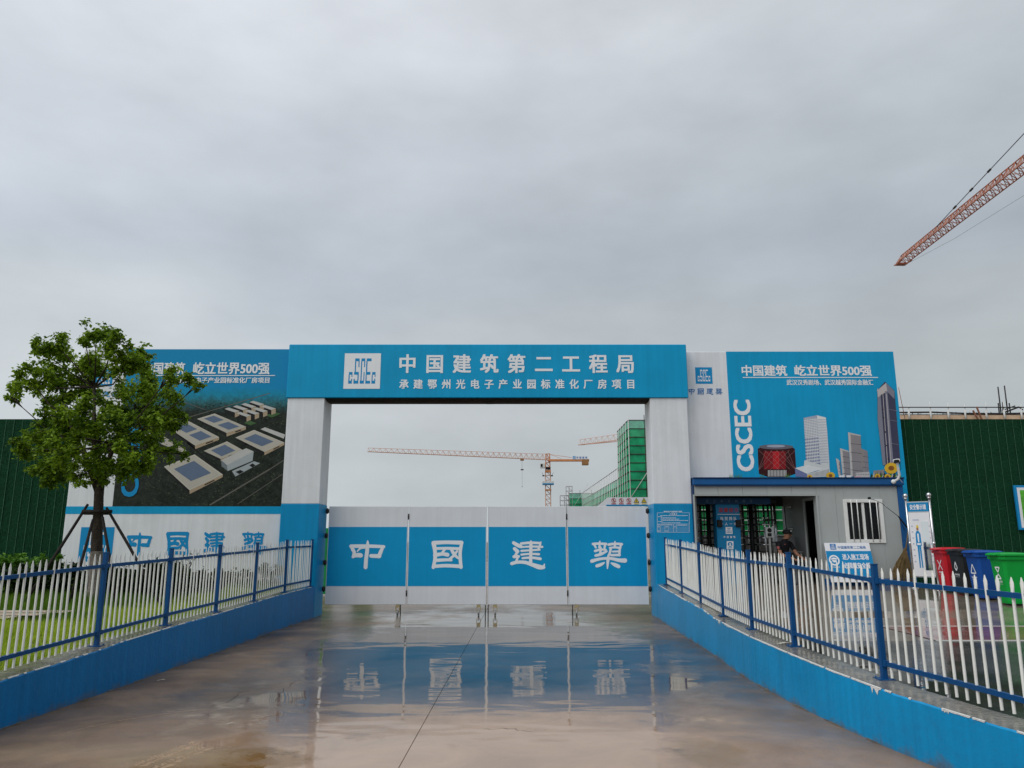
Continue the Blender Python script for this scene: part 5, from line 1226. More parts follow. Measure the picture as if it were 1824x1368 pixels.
mb = MB(); mb.path([P(1616, 940, 18.36), P(1608, 930, 18.25), P(1600.5, 920, 18.15)], [.018, .018, .014], 8); mb.path([P(1600.5, 920, 18.15), P(1585, 908, 18.0), P(1570, 896, 17.9), P(1556, 890, 17.85), P(1548.5, 888.5, 17.82)], [.008, .007, .006, .006, .006], 6); mb.build('arm', M['black'], bo)
mb = MB(); k2 = P(1548.5, 887.5, 17.82); mb.bbox(k2 - Vector((.028, .03, .025)), k2 + Vector((.028, .03, .028)), .006); mb.build('head', M['black'], bo)
mb = MB(); mb.path([P(1601, 921, 18.15), P(1606, 934, 18.3), P(1612, 944, 18.44)], .007, 5); mb.build('brace', M['iron'], bo)
mb = MB(); mb.ball(P(1578, 901.5, 17.95), .012, 8, 6); mb.build('clip', M['house_white'], bo)

# ------------------------------------------------------------------ wheeled bins
def bin_(cx, cy, mname, label, word, sub, sign, dz=0.0):
    z = yz(cy); w, d, h = .46, .50, .86
    t = thing('wheeled_bin', label, 'wheeled bin', (cx, cy, z), 'coloured wheeled bins'); m = M[mname]
    # body: tapering, with chamfered corners; the labelled face looks towards -X
    def ringp(wx, wy, zz_, c=.045): return [(cx + a, cy + b, zz_) for a, b in ((-wx + c, -wy), (wx - c, -wy), (wx, -wy + c), (wx, wy - c), (wx - c, wy), (-wx + c, wy), (-wx, wy - c), (-wx, -wy + c))]
    rings = [ringp(.175, .17, z + .03), ringp(.18, .175, z + .06), ringp(.225, .215, z + h - .10), ringp(.228, .218, z + h - .095), ringp(.232, .222, z + h)]
    mb = MB(); vv = sum(rings, []); mb.add(vv, [(i * 8 + k, i * 8 + (k + 1) % 8, (i + 1) * 8 + (k + 1) % 8, (i + 1) * 8 + k) for i in range(4) for k in range(8)] + [tuple(reversed(range(8)))])
    body = mb.build('body', m, t)
    mb = MB(); rim = [ringp(.255, .245, z + h - .06), ringp(.258, .248, z + h - .005), ringp(.228, .218, z + h - .003)]; vv = sum(rim, []) + ringp(.230, .22, z + h - .06)
    mb.add(vv, [(i * 8 + k, i * 8 + (k + 1) % 8, (i + 1) * 8 + (k + 1) % 8, (i + 1) * 8 + k) for i in range(2) for k in range(8)] + [(24 + k, 24 + (k + 1) % 8, (k + 1) % 8, k) for k in range(8)]); mb.build('rim', m, t)
    lid = [ringp(.262, .258, z + h), ringp(.275, .27, z + h + .008), ringp(.275, .27, z + h + .035), ringp(.235, .23, z + h + .055), ringp(.10, .10, z + h + .068)]
    mb = MB(); vv = sum(lid, []); mb.add(vv, [(i * 8 + k, i * 8 + (k + 1) % 8, (i + 1) * 8 + (k + 1) % 8, (i + 1) * 8 + k) for i in range(4) for k in range(8)] + [tuple(32 + k for k in range(8)), tuple(reversed(range(8)))])
    mb.bbox((cx - .33, cy - .12, z + h + .008), (cx - .27, cy + .12, z + h + .03), .008)
    mb.tube((cx + .30, cy - .2, z + h + .02), (cx + .30, cy + .2, z + h + .02), .018, n=8)
    for s_ in (-.16, 0, .16): mb.bbox((cx + .25, cy + s_ - .02, z + h + .004), (cx + .31, cy + s_ + .02, z + h + .034), .005)
    mb.build('lid', m, t)
    for s_ in (-1, 1):
        mb = MB(); mb.tube((cx + .2, cy + s_ * .16, z + .1), (cx + .2, cy + s_ * .205, z + .1), .1, n=20); mb.build('wheel', M['black'], t)
    # print on the -X face, which leans out towards the top
    p0 = Vector((cx - .181, cy, z + .06)); p1 = Vector((cx - .2265, cy, z + h - .10)); eyy = (p1 - p0).normalized(); exx = Vector((0, -1, 0)); nz_ = exx.cross(eyy)
    def fp(a, b, dd_=.003): return p0 + exx * a + eyy * b + nz_ * dd_
    mb = MB(); lw = .012
    def seg(a, b):
        d_ = math.hypot(b[0] - a[0], b[1] - a[1]); ux, uy = -(b[1] - a[1]) / d_ * lw, (b[0] - a[0]) / d_ * lw; off = .003 + .0003 * (len(mb.f) % 7)
        mb.poly([fp(a[0] - ux, a[1] - uy, off), fp(b[0] - ux, b[1] - uy, off), fp(b[0] + ux, b[1] + uy, off), fp(a[0] + ux, a[1] + uy, off)][::-1])
    for a, b in sign: seg((a[0] * .1, .50 + a[1] * .1), (b[0] * .1, .50 + b[1] * .1))
    text_fit(mb, word, fp(-.085, .33), exx, eyy, .17, .04, 0, .02); text_fit(mb, sub, fp(-.08, .30), exx, eyy, .16, .016, 0, .0)
    mb.build('lettering', M['letter_white'], body)
cross = [((-.75, 1), (0, .1)), ((.75, 1), (0, .1)), ((0, .1), (-.75, -1)), ((0, .1), (.75, -1))]
tri = [((0, 1), (-.8, -.7)), ((-.8, -.7), (.8, -.7)), ((.8, -.7), (0, 1))]
drop = [((0, 1), (-.45, -.1)), ((-.45, -.1), (0, -.7)), ((0, -.7), (.45, -.1)), ((.45, -.1), (0, 1))]
rec = [((-.6, 1), (.6, 1)), ((.6, 1), (0, .15)), ((0, .15), (-.6, 1)), ((-.6, -1), (.6, -1)), ((.6, -1), (0, -.15)), ((0, -.15), (-.6, -1))]
bin_(9.33, 16.65, 'red', 'red wheeled bin, the one nearest the mirror stand', '有害垃圾', 'Harmful waste', cross)
bin_(9.27, 15.95, 'bin_black', 'black wheeled bin between the red and the blue bins', '其他垃圾', 'Other waste', drop)
bin_(9.17, 15.2, 'bin_blue', 'blue wheeled bin between the black and the green bins', '可回收物', 'Recyclable', tri)
bin_(9.06, 14.25, 'bin_green', 'bright green wheeled bin at the near end of the row', '厨余垃圾', 'Food waste', rec)

# ------------------------------------------------------------------ the tree on the lawn
YTR = 14.0
tz = wz(LW, YTR)[1] + .06
tx = P(174, 1000, YTR).x
tree = thing('street_tree', 'leafy young tree with an open uneven crown, propped by dark stakes on the lawn', 'tree', (tx, YTR, tz))
t_top = P(177, 868, YTR)
mb = MB(); pts = [(tx - .01, YTR, tz - .05), (tx, YTR, tz + .25)] + [P(x, y, YTR) for x, y in ((172, 985), (173, 950), (175, 915), (176, 885), (177.5, 862))]
mb.path(pts, [.128, .108, .099, .091, .084, .080, .084], 14); mb.build('trunk', M['bark'], tree)
mb = MB(); zc = P(172, 982, YTR).z; mb.path([(tx, YTR, tz + .02), (tx, YTR, tz + .3), (P(172, 984, YTR).x, YTR, zc)], [.124, .112, .103], 14, caps=False); mb.build('limewashed_foot', M['limewash'], tree)
BL = [(98, 612, 30), (78, 628, 18), (118, 632, 16), (171, 597, 30), (200, 612, 28), (150, 605, 16), (57, 678, 34), (23, 711, 14), (94, 672, 38), (108, 709, 28), (160, 650, 33), (143, 668, 18), (232, 640, 30), (250, 634, 22), (222, 656, 26), (262, 676, 34), (300, 672, 22), (338, 673, 16), (354, 685, 10),
      (242, 718, 46), (292, 720, 38), (312, 742, 24), (160, 702, 28), (142, 733, 34), (77, 734, 12), (118, 756, 38), (178, 756, 36), (70, 766, 24), (42, 803, 26), (85, 803, 36), (128, 798, 40), (100, 836, 32), (138, 852, 18), (184, 826, 32), (222, 830, 30), (270, 806, 32), (308, 803, 20), (256, 762, 32), (214, 762, 32), (205, 795, 26), (60, 840, 14), (155, 825, 24), (330, 810, 10), (36, 690, 16), (268, 745, 30), (240, 800, 28), (285, 765, 24), (160, 770, 26), (195, 735, 22)]
tr_ = random.Random(12)
lv = []; ctr = []
for bx_, by_, br0 in BL:
    Yb = YTR + tr_.uniform(-1.15, 1.15); c = P(bx_, by_, Yb); r_ = br0 * .91 / 1340 * Yb; ctr.append((c, r_))
# limbs
mains = [P(150, 800, YTR + .3), P(205, 790, YTR - .3), P(177, 770, YTR + .1), P(230, 745, YTR + .4), P(120, 745, YTR - .4), P(168, 690, YTR)]
for k, mpt in enumerate(mains):
    mid = t_top.lerp(mpt, .5) + Vector((tr_.uniform(-.1, .1), tr_.uniform(-.1, .1), -.05)); mb = MB(); mb.path([t_top - Vector((0, 0, .12)), mid, mpt], [.06, .04, .024], 8); mb.build('limb', M['bark'], tree)
for c, r_ in ctr:
    mpt = min(mains, key=lambda q: (q - c).length + (.6 if q.z > c.z + .1 else 0)); mid = mpt.lerp(c, .5) + Vector((tr_.uniform(-.08, .08), tr_.uniform(-.1, .1), tr_.uniform(-.1, .02)))
    mb = MB(); mb.path([mpt, mid, c], [.020, .013, .006], 6)
    for _ in range(5):
        d = Vector((tr_.gauss(0, 1), tr_.gauss(0, 1), tr_.gauss(0, .8))).normalized() * r_ * .85; mb.path([c.lerp(mid, .3), c + d * .5 + Vector((0, 0, .03)), c + d], [.009, .006, .003], 5)
    mb.build('limb', M['bark'], tree)
def leaf_cloud(name, centres, m, parent, per_area, size, droop=.35, kind='stuff', fill=.9, nsub=7):
    """leaves in small sprays spread through each clump; folded two-triangle blades"""
    P0 = []; 
    for c, r_ in centres:
        n = int(per_area * r_ * r_)
        if n < 8: n = 8
        sub = [np.array(c) + rng.normal(0, 1, 3) * r_ * np.array([.60, .60, .55]) for _ in range(nsub)]
        sid = rng.integers(0, nsub, n); q = np.array(sub)[sid] + rng.normal(0, 1, (n, 3)) * r_ * .19
        dd_ = np.linalg.norm((q - np.array(c)) / r_, axis=1); P0.append(q[dd_ < 1.3])
    P0 = np.concatenate(P0); n = len(P0)
    a = rng.uniform(0, 2 * np.pi, n); tiltv = rng.normal(-droop, .5, n); L = size * rng.uniform(.65, 1.25, n)
    d = np.stack([np.cos(a) * np.cos(tiltv), np.sin(a) * np.cos(tiltv), np.sin(tiltv)], 1); up = rng.normal(0, .45, (n, 3)) + np.array([0, 0, 1.0])
    s_ = np.cross(d, up); s_ /= np.linalg.norm(s_, axis=1)[:, None] + 1e-9; nr = np.cross(s_, d)
    Lc = L[:, None]
    v0 = P0; v1 = P0 + d * Lc * .45 + s_ * Lc * .36 + nr * Lc * .08; v2 = P0 + d * Lc - nr * Lc * .1; v3 = P0 + d * Lc * .45 - s_ * Lc * .36 + nr * Lc * .08
    V = np.stack([v0, v1, v2, v3], 1).reshape(-1, 3); off = np.array(W[parent]) if parent else np.zeros(3); V = V - off
    me = bpy.data.meshes.new(name); me.vertices.add(4 * n); me.vertices.foreach_set('co', V.astype(np.float32).ravel())
    idx = np.arange(n) * 4; tri_ = np.stack([idx, idx + 1, idx + 2, idx, idx + 2, idx + 3], 1).ravel()
    me.loops.add(6 * n); me.loops.foreach_set('vertex_index', tri_.astype(np.int32)); me.polygons.add(2 * n)
    me.polygons.foreach_set('loop_start', np.arange(0, 6 * n, 3, dtype=np.int32)); me.materials.append(m); me.update(calc_edges=True); me.validate()
    o = link(name, me, parent)
    if kind: o['kind'] = kind
    return o
leaf_cloud('crown', ctr, M['leaf'], tree, 13000, .075, nsub=10)
# stakes
sk = thing('tree_stakes', 'dark wooden prop frame of four poles and a collar round the tree trunk', 'tree prop', (tx, YTR, tz))
YS = YTR - .22
for (xa, ya, da), (xb, yb, db) in (((151, 907, -.15), (86, 1008, -.55)), ((163, 935, -.24), (139, 1020, -.5)), ((184, 930, -.24), (198, 1020, -.5)), ((194, 912, -.05), (248, 1008, -.3))):
    p0, p1 = P(xa, ya, YTR + da), P(xb, yb, YTR + db); d = (p1 - p0); p1 = p0 + d * ((p0.z - tz + .02) / (p0.z - p1.z))
    mb = MB(); mb.path([p0 - d.normalized() * .1, p0.lerp(p1, .4) + Vector((.01, 0, .01)), p1], [.023, .026, .024], 8); mb.build('stake', M['stake'], sk)
mb = MB(); mb.tube(P(147, 911, YTR - .17), P(199, 911, YTR - .17), .034, n=8); mb.build('crossbar', M['stake'], sk)
mb = MB(); mb.tube(P(150, 914, YTR + .17), P(196, 914, YTR + .17), .034, n=8); mb.build('crossbar', M['stake'], sk)

# ------------------------------------------------------------------ hedge, shrubs, weeds, grass
lz = lambda x, y: wz(LW, y)[1] - .03 + min(.10, .05 * max(0, wz(LW, y)[0] - .33 - x))
hr = random.Random(8)
def shrub(name, label, cat, x, y, w_, h, d_, m, dens, size, group=None):
    t = thing(name, label, cat, (x, y, lz(x, y)), group); z = lz(x, y); cs = []
    n = max(3, int(w_ * 3.2))
    for k in range(n * 2):
        cs.append((Vector((x - w_ / 2 + w_ * (k % n + .5) / n + hr.uniform(-.1, .1), y + hr.uniform(-d_ / 2, d_ / 2), z + h * (.35 if k < n else .72) + hr.uniform(-.06, .08))), h * .34))
    mb = MB()
    for k in range(n * 2): mb.path([(x - w_ / 2 + w_ * (k + .5) / (2 * n), y, z), (x - w_ / 2 + w_ * (k + .5) / (2 * n) + hr.uniform(-.1, .1), y + hr.uniform(-.1, .1), z + h * .7)], [.012, .005], 5)
    mb.build('stem', M['stake'], t)
    leaf_cloud('foliage', cs, m, t, dens, size, .1); return t
shrub('hedge', 'dark low hedge running across the lawn in front of the tree trunk', 'hedge', -8.9, 15.0, 5.6, .60, .7, M['leaf_dark'], 11000, .10)
shrub('hedge', 'bright leafy hedge top along the foot of the turf hoarding', 'hedge', -11.6, 16.6, 4.4, .66, .7, M['leaf_mid'], 8000, .09)
shrub('shrub', 'low dark shrub between the tree and the billboard lettering', 'shrub', -6.95, 15.7, 2.5, .42, .5, M['leaf_dark'], 16000, .085)
shrub('ground_cover', 'strip of low dark ground cover at the foot of the factory billboard', 'ground cover', -6.95, 18.2, 3.2, .36, .5, M['leaf_dark'], 14000, .08)
def weed(label, px, py, Yw, h, n, spread):
    p = G(px, py, lz(P(px, py, Yw).x, Yw)) ; x = P(px, py, Yw).x; z = lz(x, Yw)
    t = thing('tall_weed', label, 'weed', (x, Yw, z), 'tall weeds by the billboard'); mb = MB(); r_ = random.Random(int(px))
    for k in range(n):
        a = r_.uniform(0, 6.28); d = Vector((math.cos(a), math.sin(a) * .5, 0)); L = h * r_.uniform(.6, 1)
        pts = [Vector((x, Yw, z)) + d * spread * .15, Vector((x, Yw, z + L * .55)) + d * spread * .45, Vector((x, Yw, z + L)) + d * spread * r_.uniform(.6, 1.1)]
        mb.path(pts, [.008, .006, .002], 4)
        for j in range(5):
            s_ = pts[1].lerp(pts[2], j / 5); e_ = s_ + Vector((r_.uniform(-.10, .10), r_.uniform(-.06, .06), r_.uniform(-.02, .09))); sd = Vector((.012, 0, .012)); mb.add([s_ - sd, s_ + sd, e_], [(0, 1, 2)])
    mb.build('stems', M['weed'], t)
weed('bushy dark weed rising before the second brush letter of the billboard', 322, 1040, 16.6, .85, 12, .34)
weed('thin arching weed in front of the blue emblem at the billboard corner', 122, 1010, 15.6, .62, 7, .35)
weed('thin dry weed by the outermost tree stake', 240, 1020, 15.5, .5, 6, .3)
weed('small upright weed left of the post nearest the billboard lettering end', 395, 1030, 16.8, .5, 6, .25)
weed('pale seed stalk in front of the turf hoarding', 72, 1000, 16.0, .7, 3, .2)
def grass(name, n, x0, x1, y0, y1, h, m, cond):
    x = rng.uniform(x0, x1, n); y = rng.uniform(y0, y1, n); keep = cond(x, y); x, y = x[keep], y[keep]
    face = np.interp(y, [p[1] for p in LW][::-1], [p[0] for p in LW][::-1]) - .33; keep = x < face - .01; x, y, face = x[keep], y[keep], face[keep]
    z = np.interp(y, [p[1] for p in LW][::-1], [p[2] for p in LW][::-1]) - .04 + np.minimum(.10, .05 * (face - x)); n = len(x)
    patch = .65 + .5 * np.sin(x * 1.9 + 1.3 * np.sin(y * 1.1)) * np.sin(y * 1.7 + .5) + rng.normal(0, .2, n)
    a = rng.uniform(0, 2 * np.pi, n); L = h * np.clip(patch, .25, 1.6); w_ = rng.uniform(.004, .008, n); lean = rng.uniform(.1, .7, n); b = rng.uniform(0, 2 * np.pi, n)
    p0 = np.stack([x - np.cos(a) * w_, y - np.sin(a) * w_, z], 1); p1 = np.stack([x + np.cos(a) * w_, y + np.sin(a) * w_, z], 1); p2 = np.stack([x + np.cos(b) * lean * L, y + np.sin(b) * lean * L, z + L], 1)
    V = np.stack([p0, p1, p2], 1).reshape(-1, 3); me = bpy.data.meshes.new(name); me.vertices.add(3 * n); me.vertices.foreach_set('co', V.astype(np.float32).ravel())
    me.loops.add(3 * n); me.loops.foreach_set('vertex_index', np.arange(3 * n, dtype=np.int32)); me.polygons.add(n); me.polygons.foreach_set('loop_start', np.arange(0, 3 * n, 3, dtype=np.int32)); me.materials.append(m); me.update(calc_edges=True)
    return tag(link(name, me), kind='stuff', label='short bright lawn grass behind the picket fence' if m is M['grass'] else 'darker longer grass further back on the lawn', cat='grass')
notpath = lambda x, y: ~((y > 10.75) & (y < 12.15) & (x < -7.0 + .3 * np.sin(y * 9)))
grass('grass', 120000, -9.6, -4.9, 5.5, 17.4, .15, M['grass'], lambda x, y: notpath(x, y) & (x > -y * .72 - 1.0) & ((y < 11.3 + .3 * np.sin(x * 3)) | (x > -6.3 + .25 * np.sin(y * 4))))
grass('grass', 60000, -12.5, -4.95, 11.1, 18.7, .18, M['grass_dark'], lambda x, y: notpath(x, y) & (x > -y * .72 - 1.0) & ((x < -6.1 + .25 * np.sin(y * 4)) | (y > 17)))

# ------------------------------------------------------------------ behind the gate
wb = thing('warning_board', 'white board with prohibition and warning signs just behind the gate', 'sign board', (4.2, 26, 0))
YW = 26.0
z0 = 1.2; pts = [P(1064, 902, YW), P(1083, 886, YW), P(1175, 885.5, YW)]; pts = [Vector((pts[0].x, YW, z0)), pts[0], pts[1], pts[2], Vector((pts[2].x, YW, z0))]
mb = MB(); n = len(pts); mb.add([p for p in pts] + [p + Vector((0, .06, 0)) for p in pts], [tuple(reversed(range(n))), tuple(range(n, 2 * n))] + [(k, (k + 1) % n, n + (k + 1) % n, n + k) for k in range(n)]); mb.build('board', M['board_white'], wb, recalc=True)
mb = MB(); a = P(1080, 901.5, YW); b = P(1175, 899, YW); mb.box((a.x, YW - .01, a.z), (b.x, YW + .01, b.z)); mb.build('blue_line', M['board_blue'], wb)
for x in (3.4, 4.9): mb = MB(); mb.box((x, YW + .07, 0), (x + .08, YW + .15, 3.0)); mb.build('post', M['grey_metal'], wb)
SG = [mat('sign_print_red', (.5, .06, .07), .5), M['yellow'], mat('sign_print_black', (.03, .03, .03), .5)]
for k in range(5):
    mb = MB(); c0 = P(1093 + 13.5 * k, 891.3, YW - .01); r_ = .078
    if k < 3:
        mb.add([(c0.x + q * math.cos(2 * math.pi * j / 20), YW - .012, c0.z + q * math.sin(2 * math.pi * j / 20)) for q in (r_, r_ * .8) for j in range(20)], [(j, (j + 1) % 20, 20 + (j + 1) % 20, 20 + j) for j in range(20)], 0)
        mb.bar((c0.x - .05, YW - .014, c0.z + .05), (c0.x + .05, YW - .014, c0.z - .05), .016, .002, 0, (0, 1, 0)); mb.box((c0.x - .014, YW - .013, c0.z - .04), (c0.x + .014, YW - .012, c0.z + .04), 2)
    else:
        mb.poly([(c0.x - .095, YW - .012, c0.z - .07), (c0.x + .095, YW - .012, c0.z - .07), (c0.x, YW - .012, c0.z + .09)], 2); mb.poly([(c0.x - .07, YW - .015, c0.z - .056), (c0.x + .07, YW - .015, c0.z - .056), (c0.x, YW - .015, c0.z + .062)], 1); mb.poly([(c0.x - .012, YW - .018, c0.z - .04), (c0.x + .012, YW - .018, c0.z - .04), (c0.x + .008, YW - .018, c0.z + .025), (c0.x - .008, YW - .018, c0.z + .025)], 2)
    mb.box((c0.x - .08, YW - .013, c0.z - .125), (c0.x + .08, YW - .012, c0.z - .098), 0 if k < 3 else 1); mb.build('prohibition_sign' if k < 3 else 'warning_sign', SG, wb)
gh2 = thing('net_hoarding', 'low green net hoarding inside the site, seen in the slit beside the gate hinge', 'hoarding', (-7.0, 26, 0))
for xq in (-6.62, -5.28): mb = MB(); mb.bbox((xq, 26, .05), (xq + .7, 26.05, 2.2), .01); mb.build('sheet', M['green_sheet'], gh2)
for xq in (-6.6, -6.0, -5.2, -4.66): mb = MB(); mb.box((xq, 26.06, 0), (xq + .05, 26.12, 2.3)); mb.build('post', M['grey_metal'], gh2)
for z in (.4, 1.9): mb = MB(); mb.box((-6.6, 26.13, z), (-4.6, 26.17, z + .05)); mb.build('rail', M['grey_metal'], gh2)

# scaffold towers wrapped in green net
def scaffold(name, label, x0, x1, y0, y1, z1, lift, bay, net='net', side=True, rail=0.0, top_thin=True, group=None, r=.075):
    t = thing(name, label, 'scaffold', ((x0 + x1) / 2, y0, 0), group)
    nz_ = int(round(z1 / lift)); lift = z1 / nz_
    core = MB(); core.box((x0 + 1.2, y0 + 1.2, 0), (x1, y1 - .5, z1 - lift * 1.9)); core.build('building_core', M['grey_metal'], t)
    split = z1 - lift * (1.0 if top_thin else 0)
    for (m, za, zb_) in ((net, .2, split - .05), ('net_thin', split, z1)):
        if zb_ - za < .2: continue
        mb = MB(); mb.box((x0, y0, za), (x1, y0 + .03, zb_)); mb.build('net_front', M[m], t)
        if side: mb = MB(); mb.box((x0, y0 + .04, za), (x0 + .03, y1, zb_)); mb.build('net_side', M[m], t)
    for k in range(1, nz_ + 1):
        z = k * lift; mb = MB(); mb.tube((x0 - .1, y0 - .08, z), (x1, y0 - .08, z), r, n=6); mb.build('ledger', M['iron'], t)
        if side: mb = MB(); mb.tube((x0 - .08, y0 - .1, z), (x0 - .08, y1, z), r, n=6); mb.build('ledger', M['iron'], t)
    nx = max(1, int((x1 - x0) / bay)); ny = max(1, int((y1 - y0) / bay))
    for i in range(nx + 1): x = x0 + i * bay; mb = MB(); mb.tube((x - .08, y0 - .16, 0), (x - .08, y0 - .16, z1 + (1.3 + rail) * (.6 + .4 * ((i * 7) % 3) / 2)), r * .9, n=6); mb.build('standard', M['pale_metal'] if i == 0 else M['iron'], t)
    if side:
        for i in range(1, ny + 1): y = y0 + i * (y1 - y0) / ny; mb = MB(); mb.tube((x0 - .16, y, 0), (x0 - .16, y, z1 + rail), r * .9, n=6); mb.build('standard', M['pale_metal'], t)
    for k in range(0, nz_ - 3, 6): mb = MB(); mb.tube((x0, y0 - .22, k * lift), (x0 + 7, y0 - .22, (k + 6) * lift), r * .8, n=6); mb.build('brace', M['pale_metal'], t)
    if rail:
        mb = MB(); mb.tube((x0 - .1, y0, z1 + rail), (x0 - .1, y1, z1 + rail), r, n=6); mb.build('guard_rail', M['iron'], t)
    return t
sx0 = P(1119.7, 760, 150).x; sz = P(1119.7, 748.5, 150).z
scaffold('scaffold_tower', 'tall building corner wrapped in green net on scaffolding, beside the portal pillar', sx0, sx0 + 26, 150, 166, sz, 1.72, 3.2, r=.085)
z2 = P(1108, 850, 168).z
scaffold('scaffold_wing', 'long lower green netted wing running back from the tall scaffold corner', sx0 + .9, sx0 + 24, 167, 262, z2, 1.7, 3.5, rail=2.4, r=.09)
fx0 = P(1013, 890, 266).x
scaffold('scaffold_block', 'pale green netted block at the far end of the site', fx0, P(1062, 890, 266).x, 266, 280, P(1013, 878.8, 266).z, 1.9, 4.0, side=False, r=.08)
ss = thing('stair_tower', 'grey open scaffold stair tower left of the pale green netted block', 'scaffold', (P(1008, 890, 262).x, 262, 0))
for (pa, pb, pt, pt2) in ((998, 1013, 882.5, 0), (1008.5, 1019.5, 866, 1)):
    a, b = P(pa, pt, 262 + pt2 * 2), P(pb, pt, 262 + pt2 * 2); mb = MB(); yy0 = a.y
    for x in (a.x, (a.x + b.x) / 2, b.x):
        for y in (yy0, yy0 + 2.2): mb.tube((x, y, 0), (x, y, a.z), .07, n=5)
    k = 0
    while k * 1.6 < a.z:
        z = a.z - k * 1.6
        for y in (yy0, yy0 + 2.2): mb.tube((a.x, y, z), (b.x, y, z), .06, n=5)
        mb.tube((a.x, yy0, z), (b.x, yy0, z - 1.6), .05, n=5); k += 1
    mb.build('frame', M['grey_metal'], ss)

# ------------------------------------------------------------------ tower cranes
def truss(mb, a, b, w0, h0, w1, h1, n, r, mi=0, box=False, up=Vector((0, 0, 1))):
    """lattice from a to b: two lower chords and one (or two) upper ones, with diagonals"""
    a, b = Vector(a), Vector(b); d = (b - a).normalized(); s_ = d.cross(up).normalized(); u = s_.cross(d).normalized(); prev = None
    for i in range(n + 1):
        t_ = i / n; c = a.lerp(b, t_); w_ = w0 + (w1 - w0) * t_; h = h0 + (h1 - h0) * t_
        L, Rr = c - s_ * w_ / 2, c + s_ * w_ / 2
        T = [c + u * h] if not box else [c - s_ * w_ / 2 + u * h, c + s_ * w_ / 2 + u * h]
        mb.tube(L, Rr, r * .6, n=4, mi=mi, caps=False)
        if prev:
            pL, pR, pT = prev
            mb.tube(pL, L, r, n=5, mi=mi, caps=False); mb.tube(pR, Rr, r, n=5, mi=mi, caps=False)
            for p_, q_ in zip(pT, T): mb.tube(p_, q_, r, n=5, mi=mi, caps=False)
            mb.tube(pL, Rr, r * .55, n=4, mi=mi, caps=False)
            if box: mb.tube(pT[0], T[1], r * .55, n=4, mi=mi, caps=False); mb.tube(pL, T[0], r * .6, n=4, mi=mi, caps=False); mb.tube(pR, T[1], r * .6, n=4, mi=mi, caps=False)
            else:
                for p_, q_ in ((pL, L), (pR, Rr)): mb.tube(pT[0], p_.lerp(q_, .5), r * .6, n=4, mi=mi, caps=False); mb.tube(p_.lerp(q_, .5), T[0], r * .6, n=4, mi=mi, caps=False)
        for q_ in T: mb.tube(L, q_, r * .6, n=4, mi=mi, caps=False)
        if box: mb.tube(Rr, T[1], r * .6, n=4, mi=mi, caps=False); mb.tube(T[0], T[1], r * .6, n=4, mi=mi, caps=False)
        else: mb.tube(Rr, T[0], r * .6, n=4, mi=mi, caps=False)
        prev = (L, Rr, T)
# crane seen through the gate
Yc = 255.0; cx = P(976, 830, Yc).x; zj = P(976, 819, Yc).z
c1 = thing('tower_crane', 'whole orange flat top tower crane seen through the gate opening', 'tower crane', (cx, Yc, 0), 'orange tower cranes')
zs = P(976, 838, Yc).z
mb = MB(); truss(mb, (cx, Yc, 0), (cx, Yc, zs), 1.7, 1.7, 1.7, 1.7, 16, .13, box=True, up=Vector((0, 1, 0))); o_ = mb.build('mast', M['crane_pale'], c1)
mb = MB(); truss(mb, (cx, Yc, zs - .3), (cx, Yc, P(976, 808, Yc).z), 1.5, 1.5, 1.3, 1.3, 4, .14, box=True, up=Vector((0, 1, 0))); mb.build('slewing_tower', M['crane'], c1)
tipx = P(655, 804, 243); 
mb = MB(); truss(mb, (cx, Yc, zj), (tipx.x, 243, P(655, 804.5, 243).z), 1.5, 1.9, 1.1, 1.2, 32, .085); mb.build('jib', M['crane_pale'], c1)
cj = P(1048, 823, 257.5)
mb = MB(); mb.bbox((cx, Yc - .7, zj - .55), (cj.x, Yc + .7, zj + .15), .05); mb.build('counter_jib', M['crane'], c1)
mb = MB(); p1 = P(1036, 829.5, 257); p2 = P(1047, 819, 257); mb.bbox((p1.x, 254.2, p1.z), (p2.x, 256.2, p2.z), .1); mb.build('counterweight', M['crane_block'], c1)
mb = MB(); p1 = P(1019, 818, Yc - 1); p2 = P(1047.5, 812, Yc - 1); mb.box((p1.x, Yc - .8, p1.z), (p2.x, Yc - .72, p2.z)); sgn = mb.build('sign', M['board_white'], c1)
mb = MB(); tpx(mb, '中国建筑', 1026.5, 1046, 813.2, 816.8, Yc - .9, 0, .02, True); logo(mb, P(1020.5, 817, Yc - .9), P(1025, 817, Yc - .9).x - P(1020.5, 817, Yc - .9).x, 1, 2, 0); mb.build('lettering', [M['letter_navy'], M['letter_blue'], M['letter_white']], sgn)
mb = MB(); mb.tube(P(980, 809.5, Yc), P(1018, 815, Yc), .07, n=5); mb.tube(P(980, 809.5, Yc), P(1000, 817, Yc), .05, n=5); mb.build('tie_bar', M['crane'], c1)
mb = MB(); p1 = P(962, 834, Yc - 1.5); p2 = P(971, 825, Yc - 1.5); mb.bbox((p1.x, Yc - 2.2, p1.z), (p2.x, Yc - .8, p2.z), .15); cab = mb.build('cab', M['pale_metal'], c1)
mb = MB(); p1 = P(963, 831.5, Yc - 2.2); p2 = P(966.5, 826.5, Yc - 2.2); mb.box((p1.x, Yc - 2.25, p1.z), (p2.x, Yc - 2.21, p2.z)); mb.build('cab_window', M['glass'], cab)
for (ya, yb_, w_, m) in ((835.5, 832, 9, 'black'), (841, 837, 9.6, 'crane'), (863, 861, 20, 'board_blue'), (861, 857.5, 20, 'pale_metal'), (873.5, 871.5, 11, 'crane')):
    p1, p2 = P(975.5 - w_ / 2, ya, Yc - 1.2), P(975.5 + w_ / 2, yb_, Yc - 1.2); hw = (p2.x - p1.x) / 2; mb = MB(); mb.box((cx - hw, Yc - hw * .8 - .3, p1.z), (cx + hw, Yc + hw * .8 + .3, p2.z)); mb.build('collar', M[m], c1)
